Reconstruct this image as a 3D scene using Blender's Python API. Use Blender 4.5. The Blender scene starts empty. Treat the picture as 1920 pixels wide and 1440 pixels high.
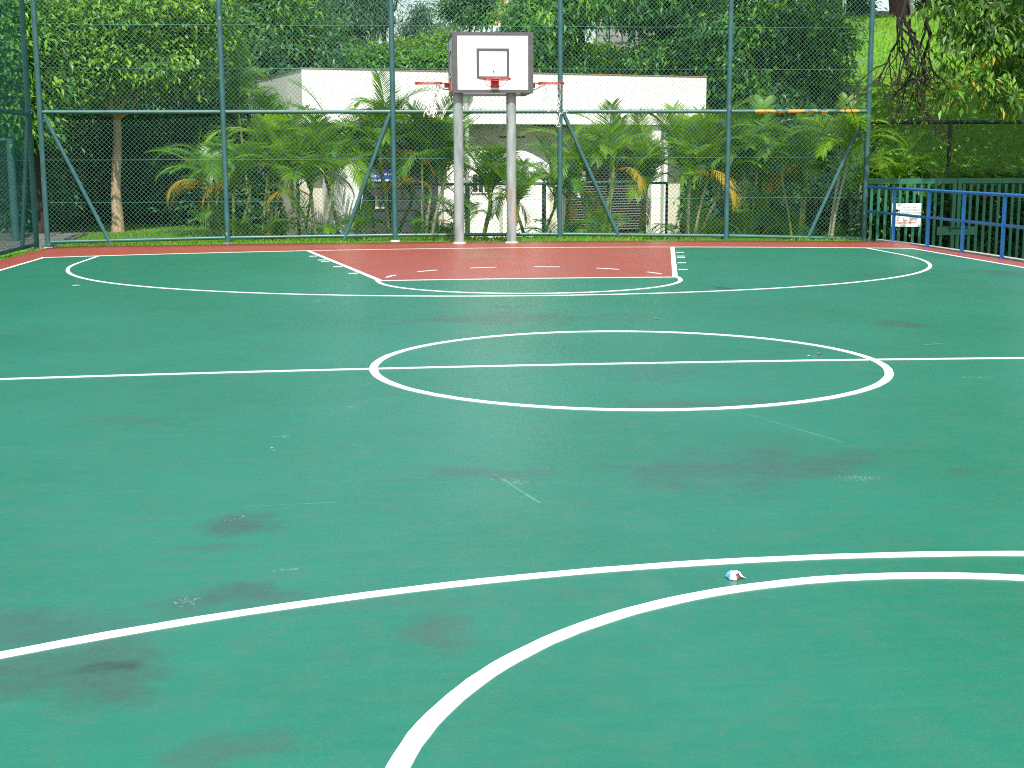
import bpy, math, random
import numpy as np
from mathutils import Vector, Matrix

# ------------------------------------------------------------------ camera
scene = bpy.context.scene
COL = scene.collection
CAM = np.array([-1.675, -9.2533, 1.4306])
YAW, PITCH, ROLL, FPX = 0.092835, 0.166201, -0.0040864, 2531.25
FW = np.array([math.sin(YAW) * math.cos(PITCH), math.cos(YAW) * math.cos(PITCH), -math.sin(PITCH)])
_r = np.array([math.cos(YAW), -math.sin(YAW), 0.0])
_u = np.cross(_r, FW)
RT = _r * math.cos(ROLL) + _u * math.sin(ROLL)
UP = -_r * math.sin(ROLL) + _u * math.cos(ROLL)
cd = bpy.data.cameras.new("camera")
cam = bpy.data.objects.new("camera", cd)
COL.objects.link(cam)
m = Matrix.Identity(4)
for i in range(3):
    m[i][0], m[i][1], m[i][2], m[i][3] = RT[i], UP[i], -FW[i], CAM[i]
cam.matrix_world = m
cd.sensor_width = 36
cd.lens = 36 * FPX / 1920
cd.clip_start = 0.05
cd.clip_end = 3000
scene.camera = cam
scene.render.resolution_x, scene.render.resolution_y = 1024, 768

# ------------------------------------------------------------------ light
SUN_EL = math.radians(54)
SUN_DIR = np.array([0.0, -1.0])           # where the sun stands: straight behind the camera
SUN_DIR = SUN_DIR / np.linalg.norm(SUN_DIR)
world = bpy.data.worlds.new("World")
scene.world = world
world.use_nodes = True
wn = world.node_tree
sky = wn.nodes.new("ShaderNodeTexSky")
sky.sky_type = 'NISHITA'
sky.sun_disc = False
sky.sun_elevation = SUN_EL
sky.sun_rotation = math.atan2(SUN_DIR[0], SUN_DIR[1])
sky.air_density = 1.3
sky.dust_density = 2.5
sky.ozone_density = 1.0
wn.links.new(sky.outputs[0], wn.nodes["Background"].inputs[0])
wn.nodes["Background"].inputs[1].default_value = 0.15
sl = bpy.data.lights.new("sun", 'SUN')
sl.energy = 4.6
sl.angle = math.radians(0.53)
sl.color = (1.0, 0.965, 0.90)
so = bpy.data.objects.new("sun", sl)
COL.objects.link(so)
sd = Vector((SUN_DIR[0] * math.cos(SUN_EL), SUN_DIR[1] * math.cos(SUN_EL), math.sin(SUN_EL)))
so.rotation_euler = sd.to_track_quat('Z', 'Y').to_euler()
so.location = (8, -20, 30)
scene.view_settings.view_transform = 'Standard'
scene.view_settings.look = 'None'
scene.view_settings.gamma = 1
scene.view_settings.use_curve_mapping = False
scene.view_settings.exposure = 0.55
scene.cycles.max_bounces = 6
scene.cycles.diffuse_bounces = 3
scene.cycles.transparent_max_bounces = 4
scene.cycles.use_denoising = False
scene.cycles.filter_width = 1.1
scene.cycles.sample_clamp_indirect = 4.0

random.seed(7)
RNG = np.random.default_rng(11)


# ------------------------------------------------------------------ helpers
def ray(px, py):
    return FW * FPX + (px - 960) * RT + (720 - py) * UP


def at(px, py, Y):
    """world point at depth Y on the sight line of a photo pixel"""
    r = ray(px, py)
    return CAM + r * ((Y - CAM[1]) / r[1])


def xz(px, py, Y):
    p = at(px, py, Y)
    return float(p[0]), float(p[2])


def tag(o, label=None, cat=None, group=None, kind=None):
    if label: o["label"] = label
    if cat: o["category"] = cat
    if group: o["group"] = group
    if kind: o["kind"] = kind
    return o


def empty(name, loc=(0, 0, 0), rz=0.0):
    o = bpy.data.objects.new(name, None)
    o.empty_display_size = 0.2
    COL.objects.link(o)
    o.location = loc
    o.rotation_euler = (0, 0, rz)
    return o


class MB:
    """collects simple shapes, in world coordinates, for one mesh object"""

    def __init__(s):
        s.v, s.f, s.sm, s.mi = [], [], [], []

    def add(s, vs, fs, smooth=False, mi=0):
        b = len(s.v)
        s.v.extend([tuple(map(float, p)) for p in vs])
        s.f.extend([tuple(i + b for i in f) for f in fs])
        s.sm.extend([smooth] * len(fs))
        s.mi.extend([mi] * len(fs))

    def box(s, c, size, rz=0.0, mi=0, u=None):
        hx, hy, hz = [k / 2 for k in size]
        cs, sn = math.cos(rz), math.sin(rz)
        vs = []
        for z in (-hz, hz):
            for x, y in ((-hx, -hy), (hx, -hy), (hx, hy), (-hx, hy)):
                vs.append((c[0] + x * cs - y * sn, c[1] + x * sn + y * cs, c[2] + z))
        s.add(vs, [(3, 2, 1, 0), (4, 5, 6, 7), (0, 1, 5, 4), (1, 2, 6, 5), (2, 3, 7, 6), (3, 0, 4, 7)], False, mi)

    def bar(s, a, b, w, h, mi=0, upv=(0, 0, 1)):
        """rectangular bar from a to b, w across, h along upv"""
        a, b = np.array(a, float), np.array(b, float)
        d = b - a
        d /= np.linalg.norm(d)
        up = np.array(upv, float)
        sd_ = np.cross(d, up)
        sd_ /= np.linalg.norm(sd_)
        up = np.cross(sd_, d)
        vs = []
        for p in (a, b):
            for i, j in ((-1, -1), (1, -1), (1, 1), (-1, 1)):
                vs.append(p + sd_ * (i * w / 2) + up * (j * h / 2))
        s.add(vs, [(3, 2, 1, 0), (4, 5, 6, 7), (0, 1, 5, 4), (1, 2, 6, 5), (2, 3, 7, 6), (3, 0, 4, 7)], False, mi)

    def tube(s, pts, r, n=8, caps=True, smooth=True, mi=0):
        pts = [np.array(p, float) for p in pts]
        k = len(pts)
        rs = [r] * k if np.isscalar(r) else list(r)
        vs, fs = [], []
        ref = None
        for i, p in enumerate(pts):
            d = pts[min(i + 1, k - 1)] - pts[max(i - 1, 0)]
            L = np.linalg.norm(d)
            d = d / L if L > 1e-9 else np.array([0, 0, 1.0])
            if ref is None:
                ref = np.array([0, 0, 1.0]) if abs(d[2]) < 0.9 else np.array([1.0, 0, 0])
            a = ref - d * (ref @ d)
            a /= np.linalg.norm(a)
            ref = a
            b = np.cross(d, a)
            for j in range(n):
                t = 2 * math.pi * j / n
                vs.append(p + (a * math.cos(t) + b * math.sin(t)) * rs[i])
        for i in range(k - 1):
            for j in range(n):
                j2 = (j + 1) % n
                fs.append((i * n + j, i * n + j2, (i + 1) * n + j2, (i + 1) * n + j))
        s.add(vs, fs, smooth, mi)
        if caps:
            s.add(vs[:n][::-1], [tuple(range(n))], False, mi)
            s.add(vs[-n:], [tuple(range(n))], False, mi)

    def prism(s, poly, f0, f1, mi=0):
        """poly: list of (a,b); f0/f1 map (a,b) to the two end faces"""
        n = len(poly)
        vs = [f0(a, b) for a, b in poly] + [f1(a, b) for a, b in poly]
        fs = [tuple(range(n))[::-1], tuple(range(n, 2 * n))]
        for i in range(n):
            j = (i + 1) % n
            fs.append((i, j, n + j, n + i))
        s.add(vs, fs, False, mi)

    def build(s, name, mats, parent=None, smooth_all=None, origin=None):
        me = bpy.data.meshes.new(name)
        v = s.v
        if origin is not None:
            v = [(a - origin[0], b - origin[1], c - origin[2]) for a, b, c in v]
        me.from_pydata(v, [], s.f)
        for mm in (mats if isinstance(mats, (list, tuple)) else [mats]):
            me.materials.append(mm)
        me.polygons.foreach_set("use_smooth", s.sm if smooth_all is None else [smooth_all] * len(s.f))
        me.polygons.foreach_set("material_index", s.mi)
        me.update()
        o = bpy.data.objects.new(name, me)
        COL.objects.link(o)
        if origin is not None and parent is None:
            o.location = origin
        if parent is not None:
            o.parent = parent
            if origin is None:
                # vertices are in world space: undo the parent's transform
                o.matrix_parent_inverse = _inv(parent)
        return o


def _inv(p):
    mm = Matrix.Identity(4)
    chain = []
    while p is not None:
        chain.append(p)
        p = p.parent
    for q in reversed(chain):
        loc = Matrix.Translation(q.location) @ q.rotation_euler.to_matrix().to_4x4() @ Matrix.Diagonal((*q.scale, 1))
        mm = mm @ q.matrix_parent_inverse @ loc
    return mm.inverted()


def np_mesh(name, verts, faces, mat, parent=None, tone=None, smooth=False, world=True):
    """verts (N,3), faces (M,4) numpy quads, fast"""
    me = bpy.data.meshes.new(name)
    nv, nf = len(verts), len(faces)
    k = faces.shape[1]
    me.vertices.add(nv)
    me.vertices.foreach_set("co", np.asarray(verts, np.float32).ravel())
    me.loops.add(nf * k)
    me.loops.foreach_set("vertex_index", np.asarray(faces, np.int32).ravel())
    me.polygons.add(nf)
    me.polygons.foreach_set("loop_start", np.arange(0, nf * k, k, dtype=np.int32))
    me.polygons.foreach_set("use_smooth", np.full(nf, smooth, dtype=bool))
    me.update(calc_edges=True)
    if tone is not None:
        at_ = me.attributes.new("tone", 'FLOAT', 'FACE')
        at_.data.foreach_set("value", np.asarray(tone, np.float32))
    me.materials.append(mat)
    o = bpy.data.objects.new(name, me)
    COL.objects.link(o)
    if parent is not None:
        o.parent = parent
        if world:
            o.matrix_parent_inverse = _inv(parent)
    return o


# ------------------------------------------------------------------ materials
def new_mat(name):
    mt = bpy.data.materials.new(name)
    mt.use_nodes = True
    nt = mt.node_tree
    return mt, nt, nt.nodes["Principled BSDF"]


def N(nt, t, **kw):
    n = nt.nodes.new(t)
    for k, v in kw.items():
        if isinstance(k, str) and hasattr(n, k):
            setattr(n, k, v)
    return n


def noise(nt, vec, scale, detail=4, rough=0.55, dist=0.0):
    n = nt.nodes.new("ShaderNodeTexNoise")
    n.inputs["Scale"].default_value = scale
    n.inputs["Detail"].default_value = detail
    n.inputs["Roughness"].default_value = rough
    n.inputs["Distortion"].default_value = dist
    nt.links.new(vec, n.inputs["Vector"])
    return n


def ramp(nt, fac, stops):
    n = nt.nodes.new("ShaderNodeValToRGB")
    cr = n.color_ramp
    while len(cr.elements) < len(stops):
        cr.elements.new(0.5)
    for e, (p, c) in zip(cr.elements, stops):
        e.position = p
        e.color = (*c, 1) if len(c) == 3 else c
    nt.links.new(fac, n.inputs[0])
    return n


def mixc(nt, fac, a, b, mode='MIX'):
    n = nt.nodes.new("ShaderNodeMix")
    n.data_type = 'RGBA'
    n.blend_type = mode
    for sock, val in ((n.inputs[0], fac), (n.inputs[6], a), (n.inputs[7], b)):
        if hasattr(val, "is_output"):
            nt.links.new(val, sock)
        elif isinstance(val, (int, float)):
            sock.default_value = val
        else:
            sock.default_value = (*val, 1)
    return n.outputs[2]


def mathn(nt, op, a, b=None, clamp=False):
    n = nt.nodes.new("ShaderNodeMath")
    n.operation = op
    n.use_clamp = clamp
    for i, val in enumerate((a, b)):
        if val is None: continue
        if hasattr(val, "is_output"):
            nt.links.new(val, n.inputs[i])
        else:
            n.inputs[i].default_value = val
    return n.outputs[0]


def texco(nt, kind="Object"):
    return nt.nodes.new("ShaderNodeTexCoord").outputs[kind]


def bump(nt, bsdf, h, strength=0.3, dist=0.01):
    b = nt.nodes.new("ShaderNodeBump")
    b.inputs["Strength"].default_value = strength
    b.inputs["Distance"].default_value = dist
    nt.links.new(h, b.inputs["Height"])
    nt.links.new(b.outputs[0], bsdf.inputs["Normal"])


def simple(name, c, rough=0.5, var=0.15, scale=6.0, metal=0.0, spec=0.5, wear=None, wear_amt=0.5, wear_scale=9.0, bmp=0.0):
    mt, nt, b = new_mat(name)
    co = texco(nt)
    n = noise(nt, co, scale, 6)
    lo = tuple(k * (1 - var) for k in c)
    hi = tuple(min(1, k * (1 + var)) for k in c)
    col = ramp(nt, n.outputs["Fac"], [(0.3, lo), (0.7, hi)]).outputs[0]
    if wear is not None:
        n2 = noise(nt, co, wear_scale, 8, 0.65)
        f = ramp(nt, n2.outputs["Fac"], [(wear_amt, (0, 0, 0)), (wear_amt + 0.05, (1, 1, 1))]).outputs[0]
        col = mixc(nt, f, col, wear)
    nt.links.new(col, b.inputs["Base Color"])
    b.inputs["Roughness"].default_value = rough
    b.inputs["Metallic"].default_value = metal
    b.inputs["Specular IOR Level"].default_value = spec
    if bmp:
        bump(nt, b, n.outputs["Fac"], bmp, 0.01)
    return mt


def leaf_mat(name, stops, transl=0.38, rough=0.45, tcol=(0.25, 0.5, 0.04), spec=0.4):
    mt, nt, b = new_mat(name)
    a = nt.nodes.new("ShaderNodeAttribute")
    a.attribute_name = "tone"
    col = ramp(nt, a.outputs["Fac"], stops).outputs[0]
    nt.links.new(col, b.inputs["Base Color"])
    b.inputs["Roughness"].default_value = rough
    b.inputs["Specular IOR Level"].default_value = spec
    tr = nt.nodes.new("ShaderNodeBsdfTranslucent")
    tc = mixc(nt, 0.5, col, tcol)
    nt.links.new(tc, tr.inputs["Color"])
    mx = nt.nodes.new("ShaderNodeMixShader")
    mx.inputs[0].default_value = transl
    nt.links.new(b.outputs[0], mx.inputs[1])
    nt.links.new(tr.outputs[0], mx.inputs[2])
    nt.links.new(mx.outputs[0], nt.nodes["Material Output"].inputs["Surface"])
    return mt


# stains on the court: centre x, y, half sizes, strength, tint
STAINS = [
    (-0.62, 2.77, 1.28, 0.52, 0.80, (0.034, 0.078, 0.048)), (-0.44, 3.70, 0.28, 0.26, 0.72, (0.034, 0.078, 0.048)),
    (2.08, 5.42, 0.20, 0.23, 0.85, (0.010, 0.038, 0.021)), (2.75, 2.06, 0.29, 0.27, 0.80, (0.034, 0.078, 0.048)),
    (0.17, -1.59, 0.56, 0.22, 0.65, (0.045, 0.078, 0.049)), (0.08, -3.26, 0.82, 0.59, 0.80, (0.034, 0.079, 0.058)),
    (-1.29, -3.21, 0.32, 0.22, 0.72, (0.034, 0.079, 0.058)), (-2.29, -3.94, 0.18, 0.18, 0.85, (0.034, 0.063, 0.048)),
    (-2.34, -4.27, 0.15, 0.10, 0.58, (0.045, 0.078, 0.049)), (-2.20, -4.85, 0.27, 0.23, 0.85, (0.034, 0.076, 0.055)),
    (-2.62, -5.46, 0.45, 0.32, 0.85, (0.034, 0.078, 0.048)), (-2.50, -5.46, 0.12, 0.06, 0.85, (0.020, 0.038, 0.026)),
    (-2.95, -5.10, 0.60, 0.21, 0.72, (0.034, 0.076, 0.058)),
    (-1.54, -5.32, 0.20, 0.20, 0.72, (0.045, 0.078, 0.049)), (-2.08, -6.10, 0.18, 0.13, 0.65, (0.045, 0.078, 0.049)),
    (6.21, 7.55, 0.52, 0.59, 0.72, (0.034, 0.078, 0.048)), (-3.16, -1.67, 0.27, 0.15, 0.43, (0.045, 0.078, 0.049)),
    (0.10, -0.41, 0.62, 0.49, 0.51, (0.030, 0.087, 0.074)), (3.56, 5.85, 0.39, 0.33, 0.65, (0.034, 0.078, 0.048)),
    (5.20, 5.60, 0.93, 0.39, 0.51, (0.025, 0.125, 0.116)), (-1.95, -5.00, 1.18, 0.13, 0.22, (0.045, 0.078, 0.049)),
]
STAINS_RED = [(-0.25, 11.1, 0.5, 1.3, 0.5, (0.24, 0.16, 0.09)), (0.62, 8.24, 0.38, 0.4, 0.55, (0.2, 0.09, 0.075)),
              (2.15, 11.1, 0.45, 0.7, 0.5, (0.2, 0.09, 0.075)), (4.6, 13.4, 1.2, 0.4, 0.35, (0.2, 0.1, 0.08)),
              (-3.4, 13.3, 1.5, 0.3, 0.25, (0.28, 0.13, 0.09))]


def court_mat(name, c0, c1, stains, fleck=(0.45, 0.6, 0.5), chips=(), scratches=()):
    mt, nt, b = new_mat(name)
    co = texco(nt)
    big = noise(nt, co, 0.5, 6, 0.6)
    col = ramp(nt, big.outputs["Fac"], [(0.3, c0), (0.72, c1)]).outputs[0]
    # fine brushed streaks running across the court
    mp = nt.nodes.new("ShaderNodeMapping")
    mp.inputs["Scale"].default_value = (1.2, 9.0, 1.0)
    nt.links.new(co, mp.inputs["Vector"])
    st = noise(nt, mp.outputs[0], 2.2, 7, 0.7)
    f = ramp(nt, st.outputs["Fac"], [(0.35, (0.91, 0.93, 0.93)), (0.68, (1.06, 1.05, 1.06))]).outputs[0]
    col = mixc(nt, 1.0, col, f, 'MULTIPLY')
    # soft scuffed, chalky areas
    sc = noise(nt, co, 1.7, 8, 0.7, 0.4)
    f = ramp(nt, sc.outputs["Fac"], [(0.52, (0, 0, 0)), (0.78, (0.38, 0.38, 0.38))]).outputs[0]
    col = mixc(nt, f, col, tuple(k * 0.9 + 0.022 for k in c1))
    # blotchy, slightly brownish mottling of the worn coat
    mo = noise(nt, co, 6.5, 9, 0.74, 0.8)
    f = ramp(nt, mo.outputs["Fac"], [(0.46, (0, 0, 0)), (0.70, (0.60, 0.60, 0.60))]).outputs[0]
    col = mixc(nt, f, col, tuple(0.35 * a + 0.65 * b for a, b in zip(c1, (0.062, 0.115, 0.066))))
    # stains
    dn = noise(nt, co, 2.6, 7, 0.65)
    off = nt.nodes.new("ShaderNodeVectorMath")
    off.operation = 'SUBTRACT'
    nt.links.new(dn.outputs["Color"], off.inputs[0])
    off.inputs[1].default_value = (0.5, 0.5, 0.5)
    tex = noise(nt, co, 14, 6, 0.7)
    texf = ramp(nt, tex.outputs["Fac"], [(0.3, (0.5, 0.5, 0.5)), (0.65, (1, 1, 1))]).outputs[0]
    for (x, y, rx, ry, s, tint) in stains:
        mp = nt.nodes.new("ShaderNodeVectorMath")
        mp.operation = 'SUBTRACT'
        nt.links.new(co, mp.inputs[0])
        mp.inputs[1].default_value = (x, y, 0)
        dv = nt.nodes.new("ShaderNodeVectorMath")
        dv.operation = 'MULTIPLY'
        nt.links.new(mp.outputs[0], dv.inputs[0])
        dv.inputs[1].default_value = (1 / rx, 1 / ry, 0)
        wob = nt.nodes.new("ShaderNodeVectorMath")
        wob.operation = 'MULTIPLY_ADD'
        nt.links.new(off.outputs[0], wob.inputs[0])
        wob.inputs[1].default_value = (3.4, 3.4, 0)
        nt.links.new(dv.outputs[0], wob.inputs[2])
        ln = nt.nodes.new("ShaderNodeVectorMath")
        ln.operation = 'LENGTH'
        nt.links.new(wob.outputs[0], ln.inputs[0])
        f = ramp(nt, ln.outputs["Value"], [(0.35, (s, s, s)), (1.05, (0, 0, 0))]).outputs[0]
        f2 = mathn(nt, 'MULTIPLY', f, texf)
        col = mixc(nt, f2, col, tint)
    # patches of little chips where the coat has flaked, and scratches
    cn = noise(nt, co, 75, 2, 0.5)
    for (x, y, rx, ry) in chips:
        mp = nt.nodes.new("ShaderNodeVectorMath")
        mp.operation = 'SUBTRACT'
        nt.links.new(co, mp.inputs[0])
        mp.inputs[1].default_value = (x, y, 0)
        dv = nt.nodes.new("ShaderNodeVectorMath")
        dv.operation = 'MULTIPLY'
        nt.links.new(mp.outputs[0], dv.inputs[0])
        dv.inputs[1].default_value = (1 / rx, 1 / ry, 0)
        ln = nt.nodes.new("ShaderNodeVectorMath")
        ln.operation = 'LENGTH'
        nt.links.new(dv.outputs[0], ln.inputs[0])
        inside = mathn(nt, 'SUBTRACT', 1.0, ln.outputs["Value"], clamp=True)
        f = mathn(nt, 'GREATER_THAN', mathn(nt, 'ADD', cn.outputs["Fac"], mathn(nt, 'MULTIPLY', inside, 0.14)), 0.68)
        f = mathn(nt, 'MULTIPLY', f, mathn(nt, 'GREATER_THAN', inside, 0.02))
        col = mixc(nt, mathn(nt, 'MULTIPLY', f, 0.26), col, fleck)
    for (x0, y0, x1, y1, w, a) in scratches:
        L = math.hypot(x1 - x0, y1 - y0)
        mp = nt.nodes.new("ShaderNodeMapping")
        mp.vector_type = 'TEXTURE'
        mp.inputs["Location"].default_value = ((x0 + x1) / 2, (y0 + y1) / 2, 0)
        mp.inputs["Rotation"].default_value = (0, 0, math.atan2(y1 - y0, x1 - x0))
        mp.inputs["Scale"].default_value = (L / 2, w, 1)
        nt.links.new(co, mp.inputs["Vector"])
        sx = nt.nodes.new("ShaderNodeSeparateXYZ")
        nt.links.new(mp.outputs[0], sx.inputs[0])
        ins = mathn(nt, 'MULTIPLY', mathn(nt, 'LESS_THAN', mathn(nt, 'ABSOLUTE', sx.outputs[0]), 1.0),
                    mathn(nt, 'LESS_THAN', mathn(nt, 'ABSOLUTE', mathn(nt, 'ADD', sx.outputs[1], mathn(nt, 'MULTIPLY', mathn(nt, 'SUBTRACT', tex.outputs["Fac"], 0.5), 5.0))), 1.0))
        f = mathn(nt, 'MULTIPLY', ins, ramp(nt, sc.outputs["Fac"], [(0.40, (0.15, 0.15, 0.15)), (0.6, (1, 1, 1))]).outputs[0])
        col = mixc(nt, mathn(nt, 'MULTIPLY', f, a * 0.5), col, fleck)
    # pale flecks
    vo = nt.nodes.new("ShaderNodeTexVoronoi")
    vo.inputs["Scale"].default_value = 3.3
    nt.links.new(co, vo.inputs["Vector"])
    rnd = N(nt, "ShaderNodeSeparateColor")
    nt.links.new(vo.outputs["Color"], rnd.inputs[0])
    thr = mathn(nt, 'MULTIPLY', rnd.outputs[0], 0.035)
    f = mathn(nt, 'LESS_THAN', vo.outputs["Distance"], mathn(nt, 'SUBTRACT', thr, 0.02))
    col = mixc(nt, mathn(nt, 'MULTIPLY', f, 0.6), col, fleck)
    fine = noise(nt, co, 160, 3, 0.6)
    f = ramp(nt, fine.outputs["Fac"], [(0.3, (0.86, 0.86, 0.86)), (0.7, (1.12, 1.12, 1.12))]).outputs[0]
    col = mixc(nt, 1.0, col, f, 'MULTIPLY')
    nt.links.new(col, b.inputs["Base Color"])
    b.inputs["Roughness"].default_value = 0.36
    b.inputs["Specular IOR Level"].default_value = 0.5
    bump(nt, b, fine.outputs["Fac"], 0.07, 0.004)
    return mt


M = {}
M['green_court'] = court_mat("green_acrylic", (0.0080, 0.132, 0.068), (0.0130, 0.166, 0.102), STAINS,
                           chips=[(-2.39, 4.61, 0.10, 0.22), (1.42, 0.19, 0.07, 0.10), (2.15, -0.82, 0.22, 0.05), (-2.24, -2.24, 0.07, 0.05), (-2.25, -2.57, 0.03, 0.03), (-2.04, -4.59, 0.06, 0.03),
                                  (-1.13, -3.4, 0.10, 0.10), (0.45, -3.5, 0.14, 0.08), (-1.89, -1.43, 0.09, 0.06), (-2.32, -3.88, 0.05, 0.03), (-2.35, -4.9, 0.06, 0.06)],
                           scratches=[(-1.2, -3.22, -1.05, -3.78, 0.005, 0.4), (-2.28, -3.68, -1.9, -3.66, 0.004, 0.3), (0.3, -1.85, 0.62, -2.75, 0.012, 0.14)])
M['red_court'] = court_mat("red_acrylic", (0.300, 0.048, 0.034), (0.335, 0.068, 0.046), STAINS_RED, (0.6, 0.4, 0.35))
M['line'] = simple("line_paint", (0.74, 0.74, 0.72), 0.55, 0.05, 3, wear=(0.42, 0.50, 0.45), wear_amt=0.615, wear_scale=7)
M['concrete'] = simple("kerb_concrete", (0.34, 0.33, 0.30), 0.8, 0.25, 5, bmp=0.2)
M['fence_pipe'] = simple("green_fence_paint", (0.032, 0.100, 0.108), 0.38, 0.2, 4, wear=(0.20, 0.22, 0.20), wear_amt=0.63, wear_scale=6)
M['fence_rail'] = simple("green_rail_paint", (0.034, 0.112, 0.105), 0.38, 0.2, 4, wear=(0.55, 0.26, 0.05), wear_amt=0.665, wear_scale=5)
M['wire'] = simple("coated_wire", (0.065, 0.155, 0.128), 0.45, 0.15, 2)
M['wire_new'] = simple("side_fence_wire", (0.012, 0.125, 0.105), 0.45, 0.15, 2)
M['tension'] = simple("tension_wire_coat", (0.05, 0.22, 0.18), 0.4, 0.1, 2)
M['black_metal'] = simple("dark_green_metal", (0.010, 0.022, 0.018), 0.5, 0.2, 4)
M['bar_green'] = simple("bar_green_paint", (0.018, 0.125, 0.090), 0.45, 0.2, 4)
M['blue_pipe'] = simple("blue_paint", (0.010, 0.135, 0.40), 0.32, 0.15, 5)
M['white_board'] = simple("board_white", (0.80, 0.80, 0.79), 0.4, 0.04, 3)
M['board_border'] = simple("board_border_paint", (0.072, 0.073, 0.076), 0.5, 0.15, 6)
M['board_edge'] = simple("board_edge_timber", (0.20, 0.11, 0.055), 0.7, 0.3, 14)
M['hoop_red'] = simple("hoop_red_paint", (0.46, 0.040, 0.038), 0.4, 0.15, 8)
M['hoop_bolt'] = simple("hoop_bolt_steel", (0.07, 0.05, 0.05), 0.5, 0.2, 8)
M['net'] = simple("net_cord", (0.78, 0.78, 0.75), 0.8, 0.06, 8)
M['wall_white'] = simple("white_render", (0.80, 0.79, 0.76), 0.8, 0.05, 1.5, wear=(0.66, 0.65, 0.60), wear_amt=0.60, wear_scale=2.2)
M['wall_beige'] = simple("beige_render", (0.60, 0.56, 0.47), 0.85, 0.12, 1.2)
M['coping'] = simple("coping_brown", (0.34, 0.18, 0.145), 0.7, 0.25, 5)
M['louvre'] = simple("louvre_block", (0.15, 0.145, 0.14), 0.75, 0.2, 4)
M['dark_void'] = simple("dark_recess", (0.015, 0.016, 0.016), 0.9, 0.2, 2)  # near-black colour stands in for the shade inside recesses
M['door_grey'] = simple("door_paint", (0.035, 0.042, 0.045), 0.6, 0.2, 3)
M['sign_white'] = simple("sign_white", (0.72, 0.73, 0.75), 0.4, 0.04, 4)
M['sign_blue'] = simple("sign_blue", (0.010, 0.07, 0.42), 0.4, 0.1, 4)
M['sign_red'] = simple("sign_red_ink", (0.55, 0.05, 0.04), 0.5, 0.1, 4)
M['sign_ink'] = simple("sign_dark_ink", (0.02, 0.025, 0.06), 0.5, 0.1, 4)
M['pipe_grey'] = simple("downpipe_grey", (0.40, 0.42, 0.41), 0.5, 0.12, 4)
M['pipe_dark'] = simple("downpipe_dark", (0.035, 0.06, 0.04), 0.55, 0.2, 4)
M['hopper'] = simple("hopper_green", (0.16, 0.25, 0.15), 0.6, 0.15, 4)
M['white_post'] = simple("white_post_paint", (0.75, 0.77, 0.78), 0.5, 0.06, 4)
M['roof_red'] = simple("red_roof_sheet", (0.50, 0.045, 0.030), 0.6, 0.2, 3)
M['orange_wall'] = simple("orange_render", (0.72, 0.40, 0.20), 0.8, 0.06, 1)
M['pale_wall'] = simple("pale_blue_render", (0.52, 0.60, 0.66), 0.8, 0.06, 1)
M['glass_dark'] = simple("window_dark", (0.10, 0.14, 0.18), 0.15, 0.1, 1)
M['stone'] = simple("grey_stone", (0.19, 0.18, 0.185), 0.9, 0.35, 1.6, bmp=0.6)
M['wrap_white'] = simple("wrapper_white", (0.72, 0.74, 0.78), 0.35, 0.06, 30)
M['wrap_blue'] = simple("wrapper_blue", (0.12, 0.32, 0.62), 0.35, 0.25, 40)
M['wrap_in'] = simple("wrapper_inside", (0.16, 0.045, 0.05), 0.4, 0.2, 30)
M['dead_leaf'] = simple("dead_leaf_brown", (0.30, 0.16, 0.045), 0.7, 0.3, 30)
M['straw'] = simple("straw_yellow", (0.20, 0.27, 0.09), 0.7, 0.2, 30)
M['paper'] = simple("paper_scrap", (0.75, 0.76, 0.74), 0.6, 0.08, 30)
M['paving'] = simple("grey_paving", (0.11, 0.11, 0.105), 0.85, 0.2, 3)


def bark(name, c0, c1, sc=(14, 14, 2.0)):
    mt, nt, b = new_mat(name)
    co = texco(nt)
    mp = nt.nodes.new("ShaderNodeMapping")
    mp.inputs["Scale"].default_value = sc
    nt.links.new(co, mp.inputs["Vector"])
    n = noise(nt, mp.outputs[0], 1.6, 8, 0.65, 0.4)
    col = ramp(nt, n.outputs["Fac"], [(0.3, c0), (0.65, c1)]).outputs[0]
    nt.links.new(col, b.inputs["Base Color"])
    b.inputs["Roughness"].default_value = 0.9
    bump(nt, b, n.outputs["Fac"], 0.6, 0.02)
    return mt


M['bark_black'] = bark("black_bark", (0.006, 0.005, 0.004), (0.018, 0.015, 0.012))
M['bark_tan'] = bark("tan_bark", (0.21, 0.135, 0.08), (0.48, 0.345, 0.21))
M['bark_dark'] = bark("dark_bark", (0.013, 0.011, 0.009), (0.036, 0.029, 0.022))
M['bark_brown'] = bark("brown_bark", (0.05, 0.022, 0.015), (0.13, 0.065, 0.045))
M['cane'] = bark("palm_cane", (0.20, 0.21, 0.13), (0.46, 0.43, 0.30), (3, 3, 16))
M['cane_green'] = bark("palm_crownshaft", (0.10, 0.17, 0.04), (0.24, 0.30, 0.09), (3, 3, 8))


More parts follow.
